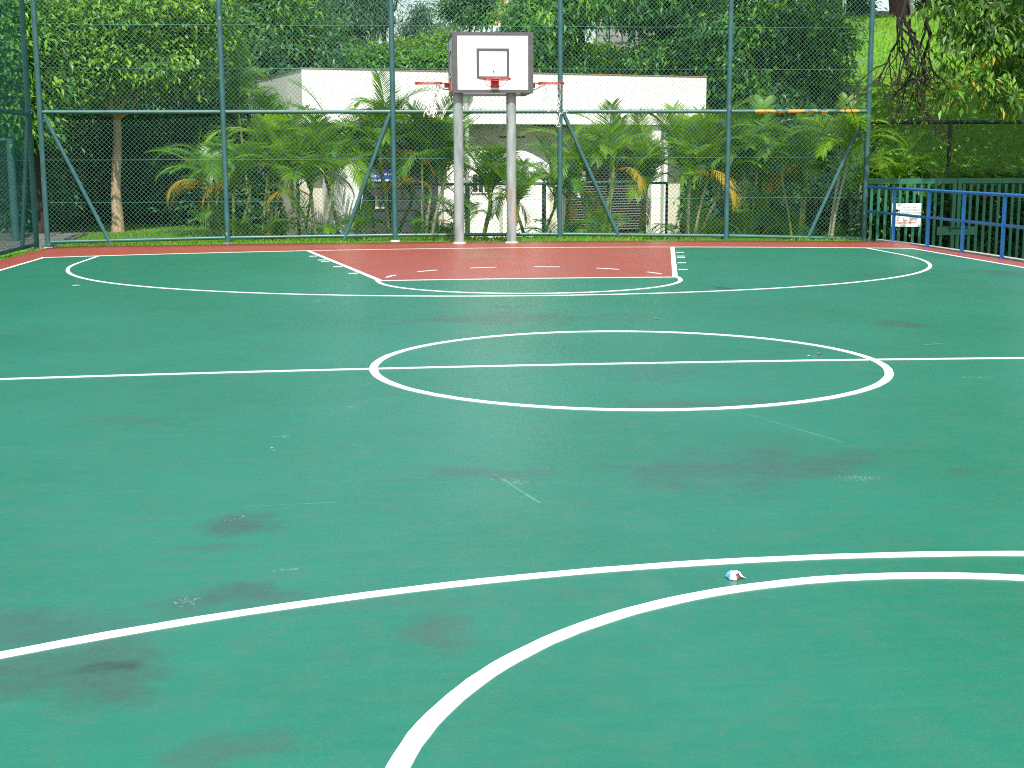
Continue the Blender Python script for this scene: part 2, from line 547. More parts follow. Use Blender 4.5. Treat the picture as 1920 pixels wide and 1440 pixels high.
# grey, weathered concrete/galvanised hoop posts with a peeling orange area
def post_mat():
    mt, nt, b = new_mat("weathered_post")
    co = texco(nt)
    mp = nt.nodes.new("ShaderNodeMapping")
    mp.inputs["Scale"].default_value = (5, 5, 1.1)
    nt.links.new(co, mp.inputs["Vector"])
    n = noise(nt, mp.outputs[0], 1.3, 8, 0.65, 0.3)
    col = ramp(nt, n.outputs["Fac"], [(0.28, (0.112, 0.140, 0.140)), (0.5, (0.225, 0.270, 0.262)), (0.72, (0.335, 0.392, 0.352))]).outputs[0]
    n2 = noise(nt, co, 11, 8, 0.7)
    f = ramp(nt, n2.outputs["Fac"], [(0.62, (0, 0, 0)), (0.66, (1, 1, 1))]).outputs[0]
    col = mixc(nt, mathn(nt, 'MULTIPLY', f, 0.6), col, (0.12, 0.11, 0.10))
    # salmon primer showing on the post further along +x, low down
    sx = nt.nodes.new("ShaderNodeSeparateXYZ")
    nt.links.new(co, sx.inputs[0])
    z0 = mathn(nt, 'ABSOLUTE', mathn(nt, 'SUBTRACT', sx.outputs[2], 0.62))
    fz = mathn(nt, 'SUBTRACT', 1.0, mathn(nt, 'MULTIPLY', z0, 2.6), clamp=True)
    fx = mathn(nt, 'GREATER_THAN', sx.outputs[0], 0.2)
    n3 = noise(nt, mp.outputs[0], 2.4, 5, 0.6)
    fr = ramp(nt, n3.outputs["Fac"], [(0.44, (0, 0, 0)), (0.56, (1, 1, 1))]).outputs[0]
    ff = mathn(nt, 'MULTIPLY', mathn(nt, 'MULTIPLY', fz, fx), fr)
    col = mixc(nt, ff, col, (0.42, 0.24, 0.16))
    nt.links.new(col, b.inputs["Base Color"])
    b.inputs["Roughness"].default_value = 0.6
    bump(nt, b, n2.outputs["Fac"], 0.15, 0.01)
    return mt


M['hoop_post'] = post_mat()


# rail of the last bay: orange primer showing through the top of the teal paint
def orange_rail():
    mt, nt, b = new_mat("peeling_orange_rail")
    co = texco(nt)
    mp = nt.nodes.new("ShaderNodeMapping")
    mp.inputs["Scale"].default_value = (3.6, 6, 6)
    mp.inputs["Location"].default_value = (0.35, 0, 0)
    nt.links.new(co, mp.inputs["Vector"])
    n = noise(nt, mp.outputs[0], 1.0, 6, 0.6)
    sx = nt.nodes.new("ShaderNodeSeparateXYZ")
    nt.links.new(co, sx.inputs[0])
    fx = mathn(nt, 'GREATER_THAN', mathn(nt, 'ADD', sx.outputs[0], mathn(nt, 'MULTIPLY', n.outputs["Fac"], 0.3)), 5.42)
    f = ramp(nt, n.outputs["Fac"], [(0.485, (0, 0, 0)), (0.50, (1, 1, 1))]).outputs[0]
    f = mathn(nt, 'MULTIPLY', f, fx)
    col = mixc(nt, f, (0.034, 0.12, 0.115), (0.60, 0.22, 0.025))
    nt.links.new(col, b.inputs["Base Color"])
    b.inputs["Roughness"].default_value = 0.5
    return mt


M['rail_orange'] = orange_rail()


def grass_ground():
    mt, nt, b = new_mat("grass_ground")
    co = texco(nt)
    n1 = noise(nt, co, 0.5, 6, 0.6)
    n2 = noise(nt, co, 7, 8, 0.7)
    c = ramp(nt, n2.outputs["Fac"], [(0.28, (0.045, 0.13, 0.016)), (0.5, (0.105, 0.25, 0.024)), (0.72, (0.20, 0.33, 0.036))]).outputs[0]
    c = mixc(nt, mathn(nt, 'MULTIPLY', ramp(nt, n1.outputs["Fac"], [(0.42, (0, 0, 0)), (0.7, (1, 1, 1))]).outputs[0], 0.5), c, (0.17, 0.27, 0.035))
    nt.links.new(c, b.inputs["Base Color"])
    b.inputs["Roughness"].default_value = 0.95
    b.inputs["Specular IOR Level"].default_value = 0.1
    bump(nt, b, n2.outputs["Fac"], 0.8, 0.06)
    return mt


M['ground'] = grass_ground()
M['grass'] = leaf_mat("grass_blades", [(0.0, (0.058, 0.189, 0.023)), (0.6, (0.138, 0.341, 0.032)), (0.93, (0.261, 0.406, 0.051)), (1.0, (0.507, 0.406, 0.131))], 0.3, 0.6, spec=0.15)
M['soil'] = simple("soil", (0.06, 0.05, 0.03), 0.95, 0.4, 4)
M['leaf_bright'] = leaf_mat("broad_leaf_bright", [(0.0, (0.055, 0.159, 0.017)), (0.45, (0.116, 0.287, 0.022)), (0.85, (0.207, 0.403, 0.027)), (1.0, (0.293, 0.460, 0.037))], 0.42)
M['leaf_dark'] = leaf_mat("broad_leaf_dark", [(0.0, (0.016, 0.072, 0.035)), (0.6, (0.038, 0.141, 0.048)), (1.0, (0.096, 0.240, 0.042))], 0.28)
M['leaf_mixed'] = leaf_mat("broad_leaf_mixed", [(0.0, (0.018, 0.085, 0.031)), (0.45, (0.052, 0.195, 0.031)), (0.75, (0.150, 0.377, 0.023)), (1.0, (0.273, 0.460, 0.026))], 0.4)
M['leaf_feather'] = leaf_mat("needle_dark", [(0.0, (0.020, 0.070, 0.042)), (1.0, (0.056, 0.140, 0.063))], 0.2)
M['leaf_bush'] = leaf_mat("bush_light", [(0.0, (0.044, 0.125, 0.019)), (0.5, (0.125, 0.275, 0.031)), (1.0, (0.263, 0.413, 0.037))], 0.3)
M['leaf_hazed'] = leaf_mat("hazed_far_leaf", [(0.0, (0.09, 0.16, 0.10)), (1.0, (0.20, 0.28, 0.17))], 0.25)  # distance haze is painted into this pale leaf colour
M['leaf_over'] = leaf_mat("overhang_leaf", [(0.0, (0.027, 0.074, 0.014)), (0.5, (0.061, 0.149, 0.019)), (0.8, (0.135, 0.297, 0.024)), (0.95, (0.257, 0.365, 0.027)), (1.0, (0.540, 0.297, 0.027))], 0.3)
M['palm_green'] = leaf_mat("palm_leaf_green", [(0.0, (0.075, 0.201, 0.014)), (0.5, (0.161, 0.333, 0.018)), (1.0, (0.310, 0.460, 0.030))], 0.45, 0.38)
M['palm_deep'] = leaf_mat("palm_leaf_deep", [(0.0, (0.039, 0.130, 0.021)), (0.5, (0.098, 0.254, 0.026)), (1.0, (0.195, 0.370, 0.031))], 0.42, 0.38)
M['palm_yellow'] = leaf_mat("palm_leaf_yellow", [(0.0, (0.20, 0.22, 0.02)), (0.5, (0.42, 0.30, 0.025)), (1.0, (0.56, 0.36, 0.03))], 0.3, 0.5, (0.5, 0.35, 0.05))
M['palm_brown'] = leaf_mat("palm_leaf_dead", [(0.0, (0.15, 0.075, 0.04)), (1.0, (0.33, 0.19, 0.11))], 0.15, 0.7, (0.3, 0.18, 0.08))


# ------------------------------------------------------------------ terrain
def sstep(a, b, x):
    t = np.clip((x - a) / (b - a), 0, 1)
    return t * t * (3 - 2 * t)


def crown(x):
    x = np.clip(np.abs(x), 0, 8.2)
    return -0.0016 * x * x


def gz(x, y):
    x = np.asarray(x, float)
    y = np.asarray(y, float)
    base = crown(x) - 0.10
    low = np.where(True, -0.13 + (-0.42) * sstep(-5.5, -3.0, x), 0)
    t = sstep(16.2, 19.5, y)
    z = base * (1 - t) + low * t
    z = z - 0.85 * sstep(7.65, 8.1, x) * (1 - sstep(16.8, 18.5, y))
    w = sstep(5.5, 9.5, x)
    y0 = 29.0 * (1 - w) + 17.6 * w
    y1 = 42.5 * (1 - w) + 41.0 * w
    top = 4.5 + 2.05 * sstep(3.5, 12, x)
    s = np.clip((y - y0) / (y1 - y0), 0, 1)
    s = s - 0.04 * np.sin(s * 2 * np.pi)
    z = z * (1 - s) + top * s
    und = 0.05 * np.sin(x * 1.3 + y * 0.7) + 0.04 * np.sin(x * 0.6 - y * 1.1 + 2)
    z = z + und * sstep(17.5, 21, y)
    return z


def grid_mesh(xs, ys, zf, name, mat):
    X, Y = np.meshgrid(xs, ys)
    Z = zf(X, Y)
    v = np.stack([X, Y, Z], -1).reshape(-1, 3)
    nx, ny = len(xs), len(ys)
    i = np.arange(nx - 1)
    j = np.arange(ny - 1)
    I, J = np.meshgrid(i, j)
    a = (J * nx + I).ravel()
    f = np.stack([a, a + 1, a + nx + 1, a + nx], -1)
    return np_mesh(name, v, f, mat, smooth=True)


xs = np.concatenate([[-900, -500, -250, -120, -70, -45], np.arange(-32, 46.1, 0.6), [52, 60, 80, 120, 250, 500, 900]])
xs = np.unique(np.concatenate([xs, np.arange(7.4, 8.4, 0.1)]))
ys = np.concatenate([[-900, -400, -150, -60, -35], np.arange(-24, 16, 1.5), np.arange(16, 50, 0.4), [54, 60, 75, 100, 160, 300, 600, 1200]])
ground = grid_mesh(xs, ys, gz, "ground", M['ground'])
tag(ground, "grassy ground rising to a bank behind the court", kind="structure")


# ------------------------------------------------------------------ court
def quad_sheet(name, mat, corner_fn, nu, nv, dz, label, skirt=0.0):
    """corner_fn(s,t)->(x,y) with s,t in 0..1"""
    S, T = np.meshgrid(np.linspace(0, 1, nu), np.linspace(0, 1, nv))
    X, Y = corner_fn(S, T)
    Z = crown(X) + dz
    v = np.stack([X, Y, Z], -1).reshape(-1, 3)
    I, J = np.meshgrid(np.arange(nu - 1), np.arange(nv - 1))
    a = (J * nu + I).ravel()
    f = np.stack([a, a + 1, a + nu + 1, a + nu], -1)
    if skirt:
        loop = list(range(nu)) + [j * nu + nu - 1 for j in range(1, nv)] + \
            [(nv - 1) * nu + i for i in range(nu - 2, -1, -1)] + [j * nu for j in range(nv - 2, 0, -1)]
        b = len(v)
        low = v[loop].copy()
        low[:, 2] -= skirt
        v = np.concatenate([v, low])
        n = len(loop)
        extra = [[loop[i], b + i, b + (i + 1) % n, loop[(i + 1) % n]] for i in range(n)]
        f = np.concatenate([f, np.array(extra)])
    o = np_mesh(name, v, f, mat, smooth=False)
    o.data.polygons.foreach_set("use_smooth", [i < (nu - 1) * (nv - 1) for i in range(len(f))])
    return tag(o, label, kind="structure")


BY = 12.37      # far baseline
WX0, WX1 = -6.97, 6.97


def apron_fn(S, T):
    X = -7.55 + S * 15.03
    far = np.interp(X, [-7.55, -7.1, -5.6, -1.9, 0.9, 3.8, 6.7, 7.5], [15.05, 15.2, 14.75, 14.25, 14.02, 14.2, 14.35, 14.5])
    Y = -15.0 + T * (far + 15.0)
    return X, Y


quad_sheet("apron", M['red_court'], apron_fn, 61, 41, 0.0, "red painted border round the green court", 0.12)


def rect_fn(x0, x1, y0, y1):
    return lambda S, T: (x0 + S * (x1 - x0), y0 + T * (y1 - y0))


quad_sheet("court_surface", M['green_court'], rect_fn(WX0, WX1, -BY, BY), 81, 41, 0.002, "green acrylic playing surface with grey stains")
KW0, KW1, KL = 2.93, 1.775, 5.57


def key_fn(sgn):
    def fn(S, T):
        w = KW1 + (KW0 - KW1) * T
        return 0.03 + (2 * S - 1) * w, sgn * (BY - KL + KL * T)
    return fn


quad_sheet("key_area", M['red_court'], key_fn(1), 31, 13, 0.0034, "red trapezoid key in front of the far goal")
quad_sheet("key_area", M['red_court'], key_fn(-1), 31, 13, 0.0034, "red trapezoid key at the near end")


def poly_line(name, pts, w, label, dz=0.0046, closed=False, ws=None):
    """flat painted stripe following pts on the crowned court"""
    pts = np.array(pts, float)
    n = len(pts)
    L, R = [], []
    for i in range(n):
        a = pts[(i - 1) % n] if (closed or i > 0) else pts[i]
        b = pts[(i + 1) % n] if (closed or i < n - 1) else pts[i]
        d = b - a
        d /= np.linalg.norm(d)
        nr = np.array([-d[1], d[0]])
        ww = w if ws is None else ws[i]
        L.append(pts[i] + nr * (ww / 2 + RNG.normal(0, 0.0011)))
        R.append(pts[i] - nr * (ww / 2 + RNG.normal(0, 0.0011)))
    L, R = np.array(L), np.array(R)
    v = np.concatenate([L, R])
    low = np.c_[v, crown(v[:, 0]) + 0.001]
    v = np.concatenate([np.c_[v, crown(v[:, 0]) + dz], low])
    m_ = n if closed else n - 1
    f = [[n + i, n + (i + 1) % n, (i + 1) % n, i] for i in range(m_)]
    for i in range(m_):                       # thin painted edge, so no gap shows below the stripe
        j = (i + 1) % n
        f.append([i, j, 2 * n + j, 2 * n + i])
        f.append([n + j, n + i, 3 * n + i, 3 * n + j])
    f = np.array(f)
    o = np_mesh(name, v, f, M['line'])
    return tag(o, label, kind="structure")


def seg(a, b, k=40):
    return np.linspace(a, b, k)


LW = 0.058
poly_line("half_line", seg((WX0, 0), (WX1, 0), 80), 0.050, "white half way line across the green court")
th = np.linspace(0, 2 * np.pi, 160, endpoint=False)
poly_line("centre_circle", np.c_[1.772 * np.cos(th), 1.772 * np.sin(th)], 0.058, "white circle painted on the middle of the court", 0.0053, True)
poly_line("base_line", seg((WX0 - 0.03, BY), (WX1 + 0.03, BY), 80), 0.036, "thin white line along the far end of the court", 0.0053)
poly_line("base_line", seg((WX0 - 0.03, -BY), (WX1 + 0.03, -BY), 80), 0.05, "white line along the near end of the court", 0.0053)
poly_line("side_line", seg((WX0, -BY), (WX0, BY), 60), 0.055, "white line along the court edge by the green side fence")
poly_line("side_line", seg((WX1, -BY), (WX1, BY), 60), 0.055, "white line along the court edge by the blue railing")
R3 = 6.16
for sg, yc, x0, lab in ((1, 10.925, 0.03, "far"), (-1, 10.83, -0.04, "near")):
    t = np.linspace(math.pi, 2 * math.pi, 140)
    P = [(x0 - R3, BY)] + [(x0 + R3 * math.cos(a), yc + R3 * math.sin(a)) for a in t] + [(x0 + R3, BY)]
    P = np.array(P)
    P[:, 1] *= sg
    poly_line("three_point_arc", P, 0.050 if sg > 0 else 0.055, "large white arc round the %s end of the court" % lab, 0.0046)
    ft = BY - KL
    a = np.linspace(math.pi * 0.985, math.pi * 2.015, 90)
    P = np.c_[0.03 + 1.80 * np.cos(a), ft + 1.80 * np.sin(a)] if sg > 0 else np.c_[0.0 + 1.72 * np.cos(a), 6.635 + 1.72 * np.sin(a)]
    P[:, 1] *= sg
    poly_line("free_throw_arc", P, 0.050 if sg > 0 else 0.059, "white half circle in front of the %s red key" % lab, 0.0053)
    poly_line("free_throw_line", np.array(seg((0.03 - KW1 - 0.06, ft * sg), (0.03 + KW1 + 0.06, ft * sg), 30)), 0.036 if sg > 0 else 0.05, "white line across the front of the %s red key" % lab, 0.0053)
    for s in (-1, 1):
        poly_line("key_line", np.array(seg((0.03 + s * KW0, BY * sg), (0.03 + s * KW1, ft * sg), 20)), 0.064,
                  "slanting white line on the %s of the %s red key" % ("outer edge" if s > 0 else "inner edge", lab), 0.0060)
        dx, dy = (KW1 - KW0), -KL
        for k in (0.225, 0.37, 0.42, 0.60, 0.80):
            x = 0.03 + s * (KW0 + dx * k)
            y = (BY + dy * k) * sg
            poly_line("lane_mark", seg((x + s * 0.05, y), (x + s * 0.17, y), 2), 0.028, "short white tick beside the %s red key" % lab, 0.0067)
    # dashed half of the free throw circle, inside the key
    for k in range(6):
        a0 = math.radians(14 + k * 28.2)
        a = np.linspace(a0, a0 + math.radians(11.5), 8)
        P = np.c_[0.03 + 1.75 * np.cos(a), ft + 1.75 * np.sin(a)]
        P[:, 1] *= sg
        poly_line("dashed_arc", P, 0.040, "white dash of the broken arc inside the %s red key" % lab, 0.0053)

# kerb at the railing side of the court
kb = MB()
kp = [(7.30, 14.9), (7.46, 13.2), (7.55, 11.5), (7.58, 9.5), (7.60, -15)]
for (x0, y0), (x1, y1) in zip(kp[:-1], kp[1:]):
    kb.bar((x0 + 0.06, y0, crown(7.5) - 0.40), (x1 + 0.06, y1, crown(7.5) - 0.40), 0.13, 0.83)
tag(kb.build("kerb", M['concrete']), "narrow concrete kerb along the court edge under the blue railing", kind="structure")

# paving seen behind the corner of the fence
pv = MB()
for i in range(9):
    for j in range(3):
        x, y = -9.3 + j * 0.62, 16.6 + i * 0.62
        pv.box((x, y, float(gz(x, y)) + 0.0), (0.6, 0.6, 0.06), 0.08)
tag(pv.build("path", M['paving']), "grey paved path behind the corner of the fence", kind="structure")

# ------------------------------------------------------------------ chain link fences
FY = 16.0


def clip_diag(W, H, pitch):
    """diagonal wire segments (a,b) in a W x H rectangle, both directions"""
    out = []
    c = -H
    while c < W:                      # rising: u = c + v
        u0, u1 = max(c, 0), min(c + H, W)
        if u1 - u0 > 0.01: out.append(((u0, u0 - c), (u1, u1 - c)))
        c += pitch
    c = 0
    while c < W + H:                  # falling: u = c - v
        u0, u1 = max(c - H, 0), min(c, W)
        if u1 - u0 > 0.01: out.append(((u0, c - u0), (u1, c - u1)))
        c += pitch
    return out


def link_panel(name, p0, p1, H, pitch, r, mat, parent, seglen=0.5, sag=0.012):
    """woven wire panel standing on the line p0-p1 (each with its own foot height)"""
    p0, p1 = np.array(p0, float), np.array(p1, float)
    W = np.linalg.norm((p1 - p0)[:2])
    e = (p1 - p0) / W
    nrm = np.array([-e[1], e[0], 0.0])
    V, F = [], []
    ph = RNG.uniform(0, 6.28, 3)
    b = 0
    for (a, c) in clip_diag(W, H, pitch):
        L = math.hypot(c[0] - a[0], c[1] - a[1])
        k = max(2, int(L / seglen) + 1)
        t = np.linspace(0, 1, k)
        u = a[0] + (c[0] - a[0]) * t
        v = a[1] + (c[1] - a[1]) * t
        wav = sag * (np.sin(u * 2.1 + ph[0]) + np.sin(v * 2.7 + ph[1] + u))
        P = p0[None] + np.outer(u, e) + np.outer(v, [0, 0, 1.0]) + np.outer(wav, nrm)
        dirv = (c[0] - a[0]) * e + np.array([0, 0, c[1] - a[1]])
        dirv /= np.linalg.norm(dirv)
        s2 = np.cross(dirv, nrm)
        ring = [nrm * r, -0.5 * nrm * r + 0.866 * s2 * r, -0.5 * nrm * r - 0.866 * s2 * r]
        vv = (P[:, None, :] + np.array(ring)[None]).reshape(-1, 3)
        V.append(vv)
        i = np.arange(k - 1)[:, None] * 3 + b
        for j in range(3):
            j2 = (j + 1) % 3
            F.append(np.concatenate([i + j, i + j2, i + 3 + j2, i + 3 + j], 1))
        b += k * 3
    return np_mesh(name, np.concatenate(V), np.concatenate(F), mat, parent, smooth=True)


def build_fence(label, posts, top, rail_z, parts, group="tall green chain link fences", wires=(0.66, 1.42, 3.04, 3.80, 4.56), braces=(), mesh_off=0.045, pitch=0.082, rails_special=None, wire='wire'):
    """posts: list of (x,y,zfoot)"""
    root = empty("chain_link_fence", posts[0])
    tag(root, label, "fence", group)
    for i, (x, y, z) in enumerate(posts):
        mb = MB()
        mb.tube([(x, y, z - 0.15), (x, y, top)], 0.048, 14)
        mb.tube([(x, y, top), (x, y, top + 0.02), (x, y, top + 0.045)], [0.055, 0.055, 0.02], 14)
        mb.build("post", M['fence_pipe'], root)
        # concrete foot
        fb = MB()
        fb.tube([(x, y, z - 0.2), (x, y, z - 0.06), (x, y, z - 0.04)], [0.095, 0.095, 0.08], 14)
        fb.build("post_footing", M['concrete'], root)
    for i in range(len(posts) - 1):
        (x0, y0, z0), (x1, y1, z1) = posts[i], posts[i + 1]
        d = np.array([x1 - x0, y1 - y0, 0.0])
        d /= np.linalg.norm(d)
        n = np.array([-d[1], d[0], 0]) * mesh_off
        for nm, za, zb, rr in (("top_rail", top - 0.05, top - 0.05, 0.03), ("middle_rail", rail_z, rail_z, 0.036), ("bottom_rail", z0 + 0.05, z1 + 0.05, 0.032)):
            mb = MB()
            mb.tube([np.array((x0, y0, za)) + d * 0.047, np.array((x1, y1, zb)) - d * 0.047], rr, 12)
            mat = M['fence_rail']
            if nm == "middle_rail" and rails_special == i:
                mat = M['rail_orange']
            o = mb.build(nm, mat, root)
            if mat is M['rail_orange']:
                o["label"] = "rail with orange primer showing through peeling teal paint"
        link_panel("mesh_panel", np.array((x0, y0, z0 + 0.03)) + n, np.array((x1, y1, z1 + 0.03)) + n, top - max(z0, z1) - 0.05, pitch, 0.0029, M[wire], root)
        for wz in wires:
            mb = MB()
            mb.tube([np.array((x0, y0, wz)) + n * 1.1, np.array(((x0 + x1) / 2, (y0 + y1) / 2, wz - 0.006)) + n * 1.1, np.array((x1, y1, wz)) + n * 1.1], 0.0033, 5)
            mb.build("tension_wire", M['tension'], root)
    for a, b in braces:
        mb = MB()
        mb.tube([a, b], 0.038, 12)
        mb.build("brace", M['fence_pipe'], root)
    return root


bp = [(-7.77, -0.07), (-4.55, -0.02), (-1.49, 0.0), (1.59, -0.01), (4.77, -0.07), (7.46, -0.15)]
back_posts = [(x, FY, z - 0.03) for x, z in bp]
build_fence("tall green chain link fence behind the goal with orange peeling on one rail", back_posts, 5.05, 2.265, None,
            braces=[((-7.70, FY, 2.19), (-6.66, FY, -0.08)), ((-1.54, FY, 2.24), (-2.43, FY, -0.06)),
                    ((1.65, FY, 2.24), (2.71, FY, -0.05)), ((7.40, FY, 2.22), (6.36, FY, -0.12))], rails_special=4)
side_posts = [(-7.93, 15.86 - 0.02, -0.13), (-7.93, 12.75, -0.13), (-7.93, 9.65, -0.13), (-7.93, 6.55, -0.13), (-7.93, 3.45, -0.13), (-7.93, 0.35, -0.13)]
build_fence("tall green chain link fence running along the court side past the corner", side_posts, 5.05, 2.22, None,
            braces=[((-7.93, 15.75, 2.15), (-7.93, 14.85, -0.1))], mesh_off=0.045, pitch=0.075, wire='wire_new')

# lower teal fence outside the court beyond the side fence
lf = empty("low_fence", (-8.85, 18.0, -0.13))
tag(lf, "low teal pipe fence with wire mesh standing in the trees outside the court corner", "fence")
lp = [(-8.85, 18.0), (-11.2, 16.4), (-13.6, 14.8)]
for i, (x, y) in enumerate(lp):
    mb = MB()
    mb.tube([(x, y, -0.4), (x, y, 1.83)], 0.075, 14)
    mb.build("post", M['fence_pipe'], lf)
for (x0, y0), (x1, y1) in zip(lp[:-1], lp[1:]):
    mb = MB()
    mb.tube([(x0, y0, 1.80), (x1, y1, 1.80)], 0.035, 10)
    mb.build("top_rail", M['fence_pipe'], lf)
    link_panel("mesh_panel", (x0, y0 + 0.05, -0.1), (x1, y1 + 0.05, -0.1), 1.86, 0.085, 0.003, M['wire'], lf)

# ------------------------------------------------------------------ basketball goal
GX, GY = 0.109, 13.66
BX0, BX1, BZ0, BZ1 = -0.518, 0.810, 2.487, 3.462
goal = empty("basketball_goal", (GX, GY, 0))
tag(goal, "four sided basketball goal with white backboards on two grey concrete posts", "basketball goal")
for px_ in (-0.425, 0.462):
    mb = MB()
    mb.tube([(px_, GY, -0.05), (px_, GY, 1.2), (px_, GY, 2.9)], [0.084, 0.083, 0.082], 24)
    mb.build("post", M['hoop_post'], goal)
    mb = MB()
    mb.tube([(px_, GY, -0.02), (px_, GY, 0.012), (px_, GY, 0.03)], [0.12, 0.115, 0.09], 24)
    mb.build("post_footing", M['concrete'], goal)
mb = MB()
for z in (2.66, 3.28):
    mb.bar((-0.46, GY + 0.13, z), (0.75, GY + 0.13, z), 0.05, 0.08)
    for x in (-0.3, 0.55):
        mb.bar((x, 13.55, z), (x, 14.72, z), 0.05, 0.05)
mb.build("support_frame", M['hoop_bolt'], goal)


def hoop(parent, origin, out, name="hoop"):
    """origin: point on the board face at ring height; out: unit outward vector"""
    o3 = np.array(origin, float)
    out = np.array(out, float)
    sd_ = np.array([-out[1], out[0], 0.0])
    upz = np.array([0, 0, 1.0])
    mb = MB()
    c = o3 + out * (0.15 + 0.225)
    pts = [c + 0.225 * (math.cos(a) * out + math.sin(a) * sd_) for a in np.linspace(0, 2 * math.pi, 41)]
    mb.tube(pts, 0.0085, 8, caps=False)
    pts = [c - 0.022 * upz + 0.222 * (math.cos(a) * out + math.sin(a) * sd_) for a in np.linspace(0, 2 * math.pi, 41)]
    mb.tube(pts, 0.0055, 6, caps=False)
    for a in np.linspace(0, 2 * math.pi, 13)[:-1]:
        q = c + 0.224 * (math.cos(a) * out + math.sin(a) * sd_)
        mb.tube([q, q - upz * 0.025], 0.005, 5)
    h = mb.build(name, M['hoop_red'], parent)
    mb = MB()
    rz = math.atan2(sd_[1], sd_[0])
    mb.box(o3 + out * 0.009 - upz * 0.055, (0.145, 0.016, 0.15), rz)
    mb.box(o3 + out * 0.075 - upz * 0.006, (0.11, 0.14, 0.014), rz)
    mb.box(o3 + out * 0.06 - upz * 0.05, (0.012, 0.09, 0.07), rz)
    mb.build("bracket", M['hoop_red'], h)
    mb = MB()
    for s in (-1, 1):
        a = o3 + out * 0.02 - upz * 0.11 + sd_ * s * 0.05
        e = c + sd_ * s * 0.19 - out * 0.10 - upz * 0.02
        mid = (a + e) / 2 - upz * 0.03 + sd_ * s * 0.03
        mb.tube([a, (a + mid) / 2 - upz * 0.008, mid, (mid + e) / 2 + upz * 0.004, e], 0.005, 6)
    mb.build("brace", M['hoop_bolt'], h)
    mb = MB()
    for s in (-1, 1):
        for z in (-0.10, -0.015):
            q = o3 + out * 0.02 + sd_ * s * 0.055 + upz * z
            mb.tube([q, q + out * 0.014], 0.011, 6)
    mb.build("bolt", M['hoop_bolt'], h)
    return h, c, sd_


def backboard(x0, y0, x1, y1, out):
    """board from (x0,y0) to (x1,y1); out outward normal"""
    a, b = np.array([x0, y0, 0.0]), np.array([x1, y1, 0.0])
    W = np.linalg.norm(b - a)
    e = (b - a) / W
    out = np.array(out, float)
    rz = math.atan2(e[1], e[0])
    H = BZ1 - BZ0
    mid = (a + b) / 2
    zc = (BZ0 + BZ1) / 2
    mb = MB()
    mb.box(mid - out * 0.0125 + np.array([0, 0, zc]), (W - 0.012, 0.025, H - 0.006), rz)
    bd = mb.build("backboard", M['white_board'], goal)
    # timber / steel frame behind the board
    mb = MB()
    for z in (BZ0 + 0.025, BZ1 - 0.025):
        mb.box(mid - out * 0.052 + np.array([0, 0, z]), (W - 0.16, 0.05, 0.05), rz)
    mb.build("back_frame", M['board_border'], bd)
    bw, q = (0.082 if abs(out[1]) > 0.5 else 0.03), 0.003
    mb = MB()
    for s in (-1, 1):
        mb.box(mid + e * s * (W / 2 - bw / 2) + out * q + np.array([0, 0, zc]), (bw, 0.008, H), rz)
        mb.box(mid + out * q + np.array([0, 0, zc + s * (H / 2 - 0.052 / 2 - 0.001)]), (W - 2 * bw, 0.007, 0.052), rz)
    mb.build("border", M['board_border'], bd)
    sq0, sq1, sw, sh, t = 2.717, 3.202, 0.541, 0.485, 0.044
    mb = MB()
    for s in (-1, 1):
        mb.box(mid + e * s * (sw / 2 - t / 2) + out * q + np.array([0, 0, (sq0 + sq1) / 2]), (t, 0.008, sh), rz)
    mb.box(mid + out * q + np.array([0, 0, sq1 - t / 2]), (sw - 2 * t, 0.007, t), rz)
    mb.box(mid + out * q + np.array([0, 0, sq0 + 0.012]), (sw - 2 * t, 0.007, 0.05), rz)
    mb.build("target_square", M['board_border'], bd)
    mb = MB()
    k = mid + np.array([0, 0, 2.83]) + e * 0.01
    mb.tube([k, k + out * 0.012], 0.014, 8)
    mb.build("bolt", M['hoop_bolt'], bd)
    return bd, mid


BYF, BYR = 13.47, 14.80
bf, midf = backboard(BX0, BYF, BX1, BYF, (0, -1, 0))
bl_, midl = backboard(BX0, BYR, BX0, BYF, (-1, 0, 0))
br_, midr = backboard(BX1, BYF, BX1, BYR, (1, 0, 0))
bb_, midb = backboard(BX1, BYR, BX0, BYR, (0, 1, 0))
mb = MB()
for (x, y) in ((BX0, BYF), (BX1, BYF), (BX0, BYR), (BX1, BYR)):
    sx, sy = (1 if x == BX0 else -1), (1 if y == BYF else -1)
    mb.box((x + sx * 0.06, y + sy * 0.06, (BZ0 + BZ1) / 2), (0.05, 0.05, BZ1 - BZ0 - 0.02))
mb.build("corner_frame", M['board_edge'], goal)
RZ = 2.698
hf, cf, _ = hoop(goal, (0.176, BYF - 0.006, RZ), (0, -1, 0))
hl, cl, sl_ = hoop(goal, (BX0 - 0.006, 14.13, RZ - 0.015), (-1, 0, 0))
hr, cr_, sr_ = hoop(goal, (BX1 + 0.006, 14.13, RZ - 0.015), (1, 0, 0))
hb, cb_, _ = hoop(goal, (0.146, BYR + 0.006, RZ), (0, 1, 0))


def net_strand(mb, pts, r=0.0048, wob=0.012, k=10):
    pts = np.array(pts, float)
    far_ = np.abs(pts[:, 1] - 13.6) < 0.05          # points given for a plane nearer the camera side
    pts[far_] = CAM + (pts[far_] - CAM) * 1.0228
    t = np.linspace(0, len(pts) - 1, k)
    i = np.clip(t.astype(int), 0, len(pts) - 2)
    f = (t - i)[:, None]
    P = pts[i] * (1 - f) + pts[i + 1] * f
    P[1:-1] += RNG.normal(0, wob, P[1:-1].shape)
    mb.tube(P, r, 5)


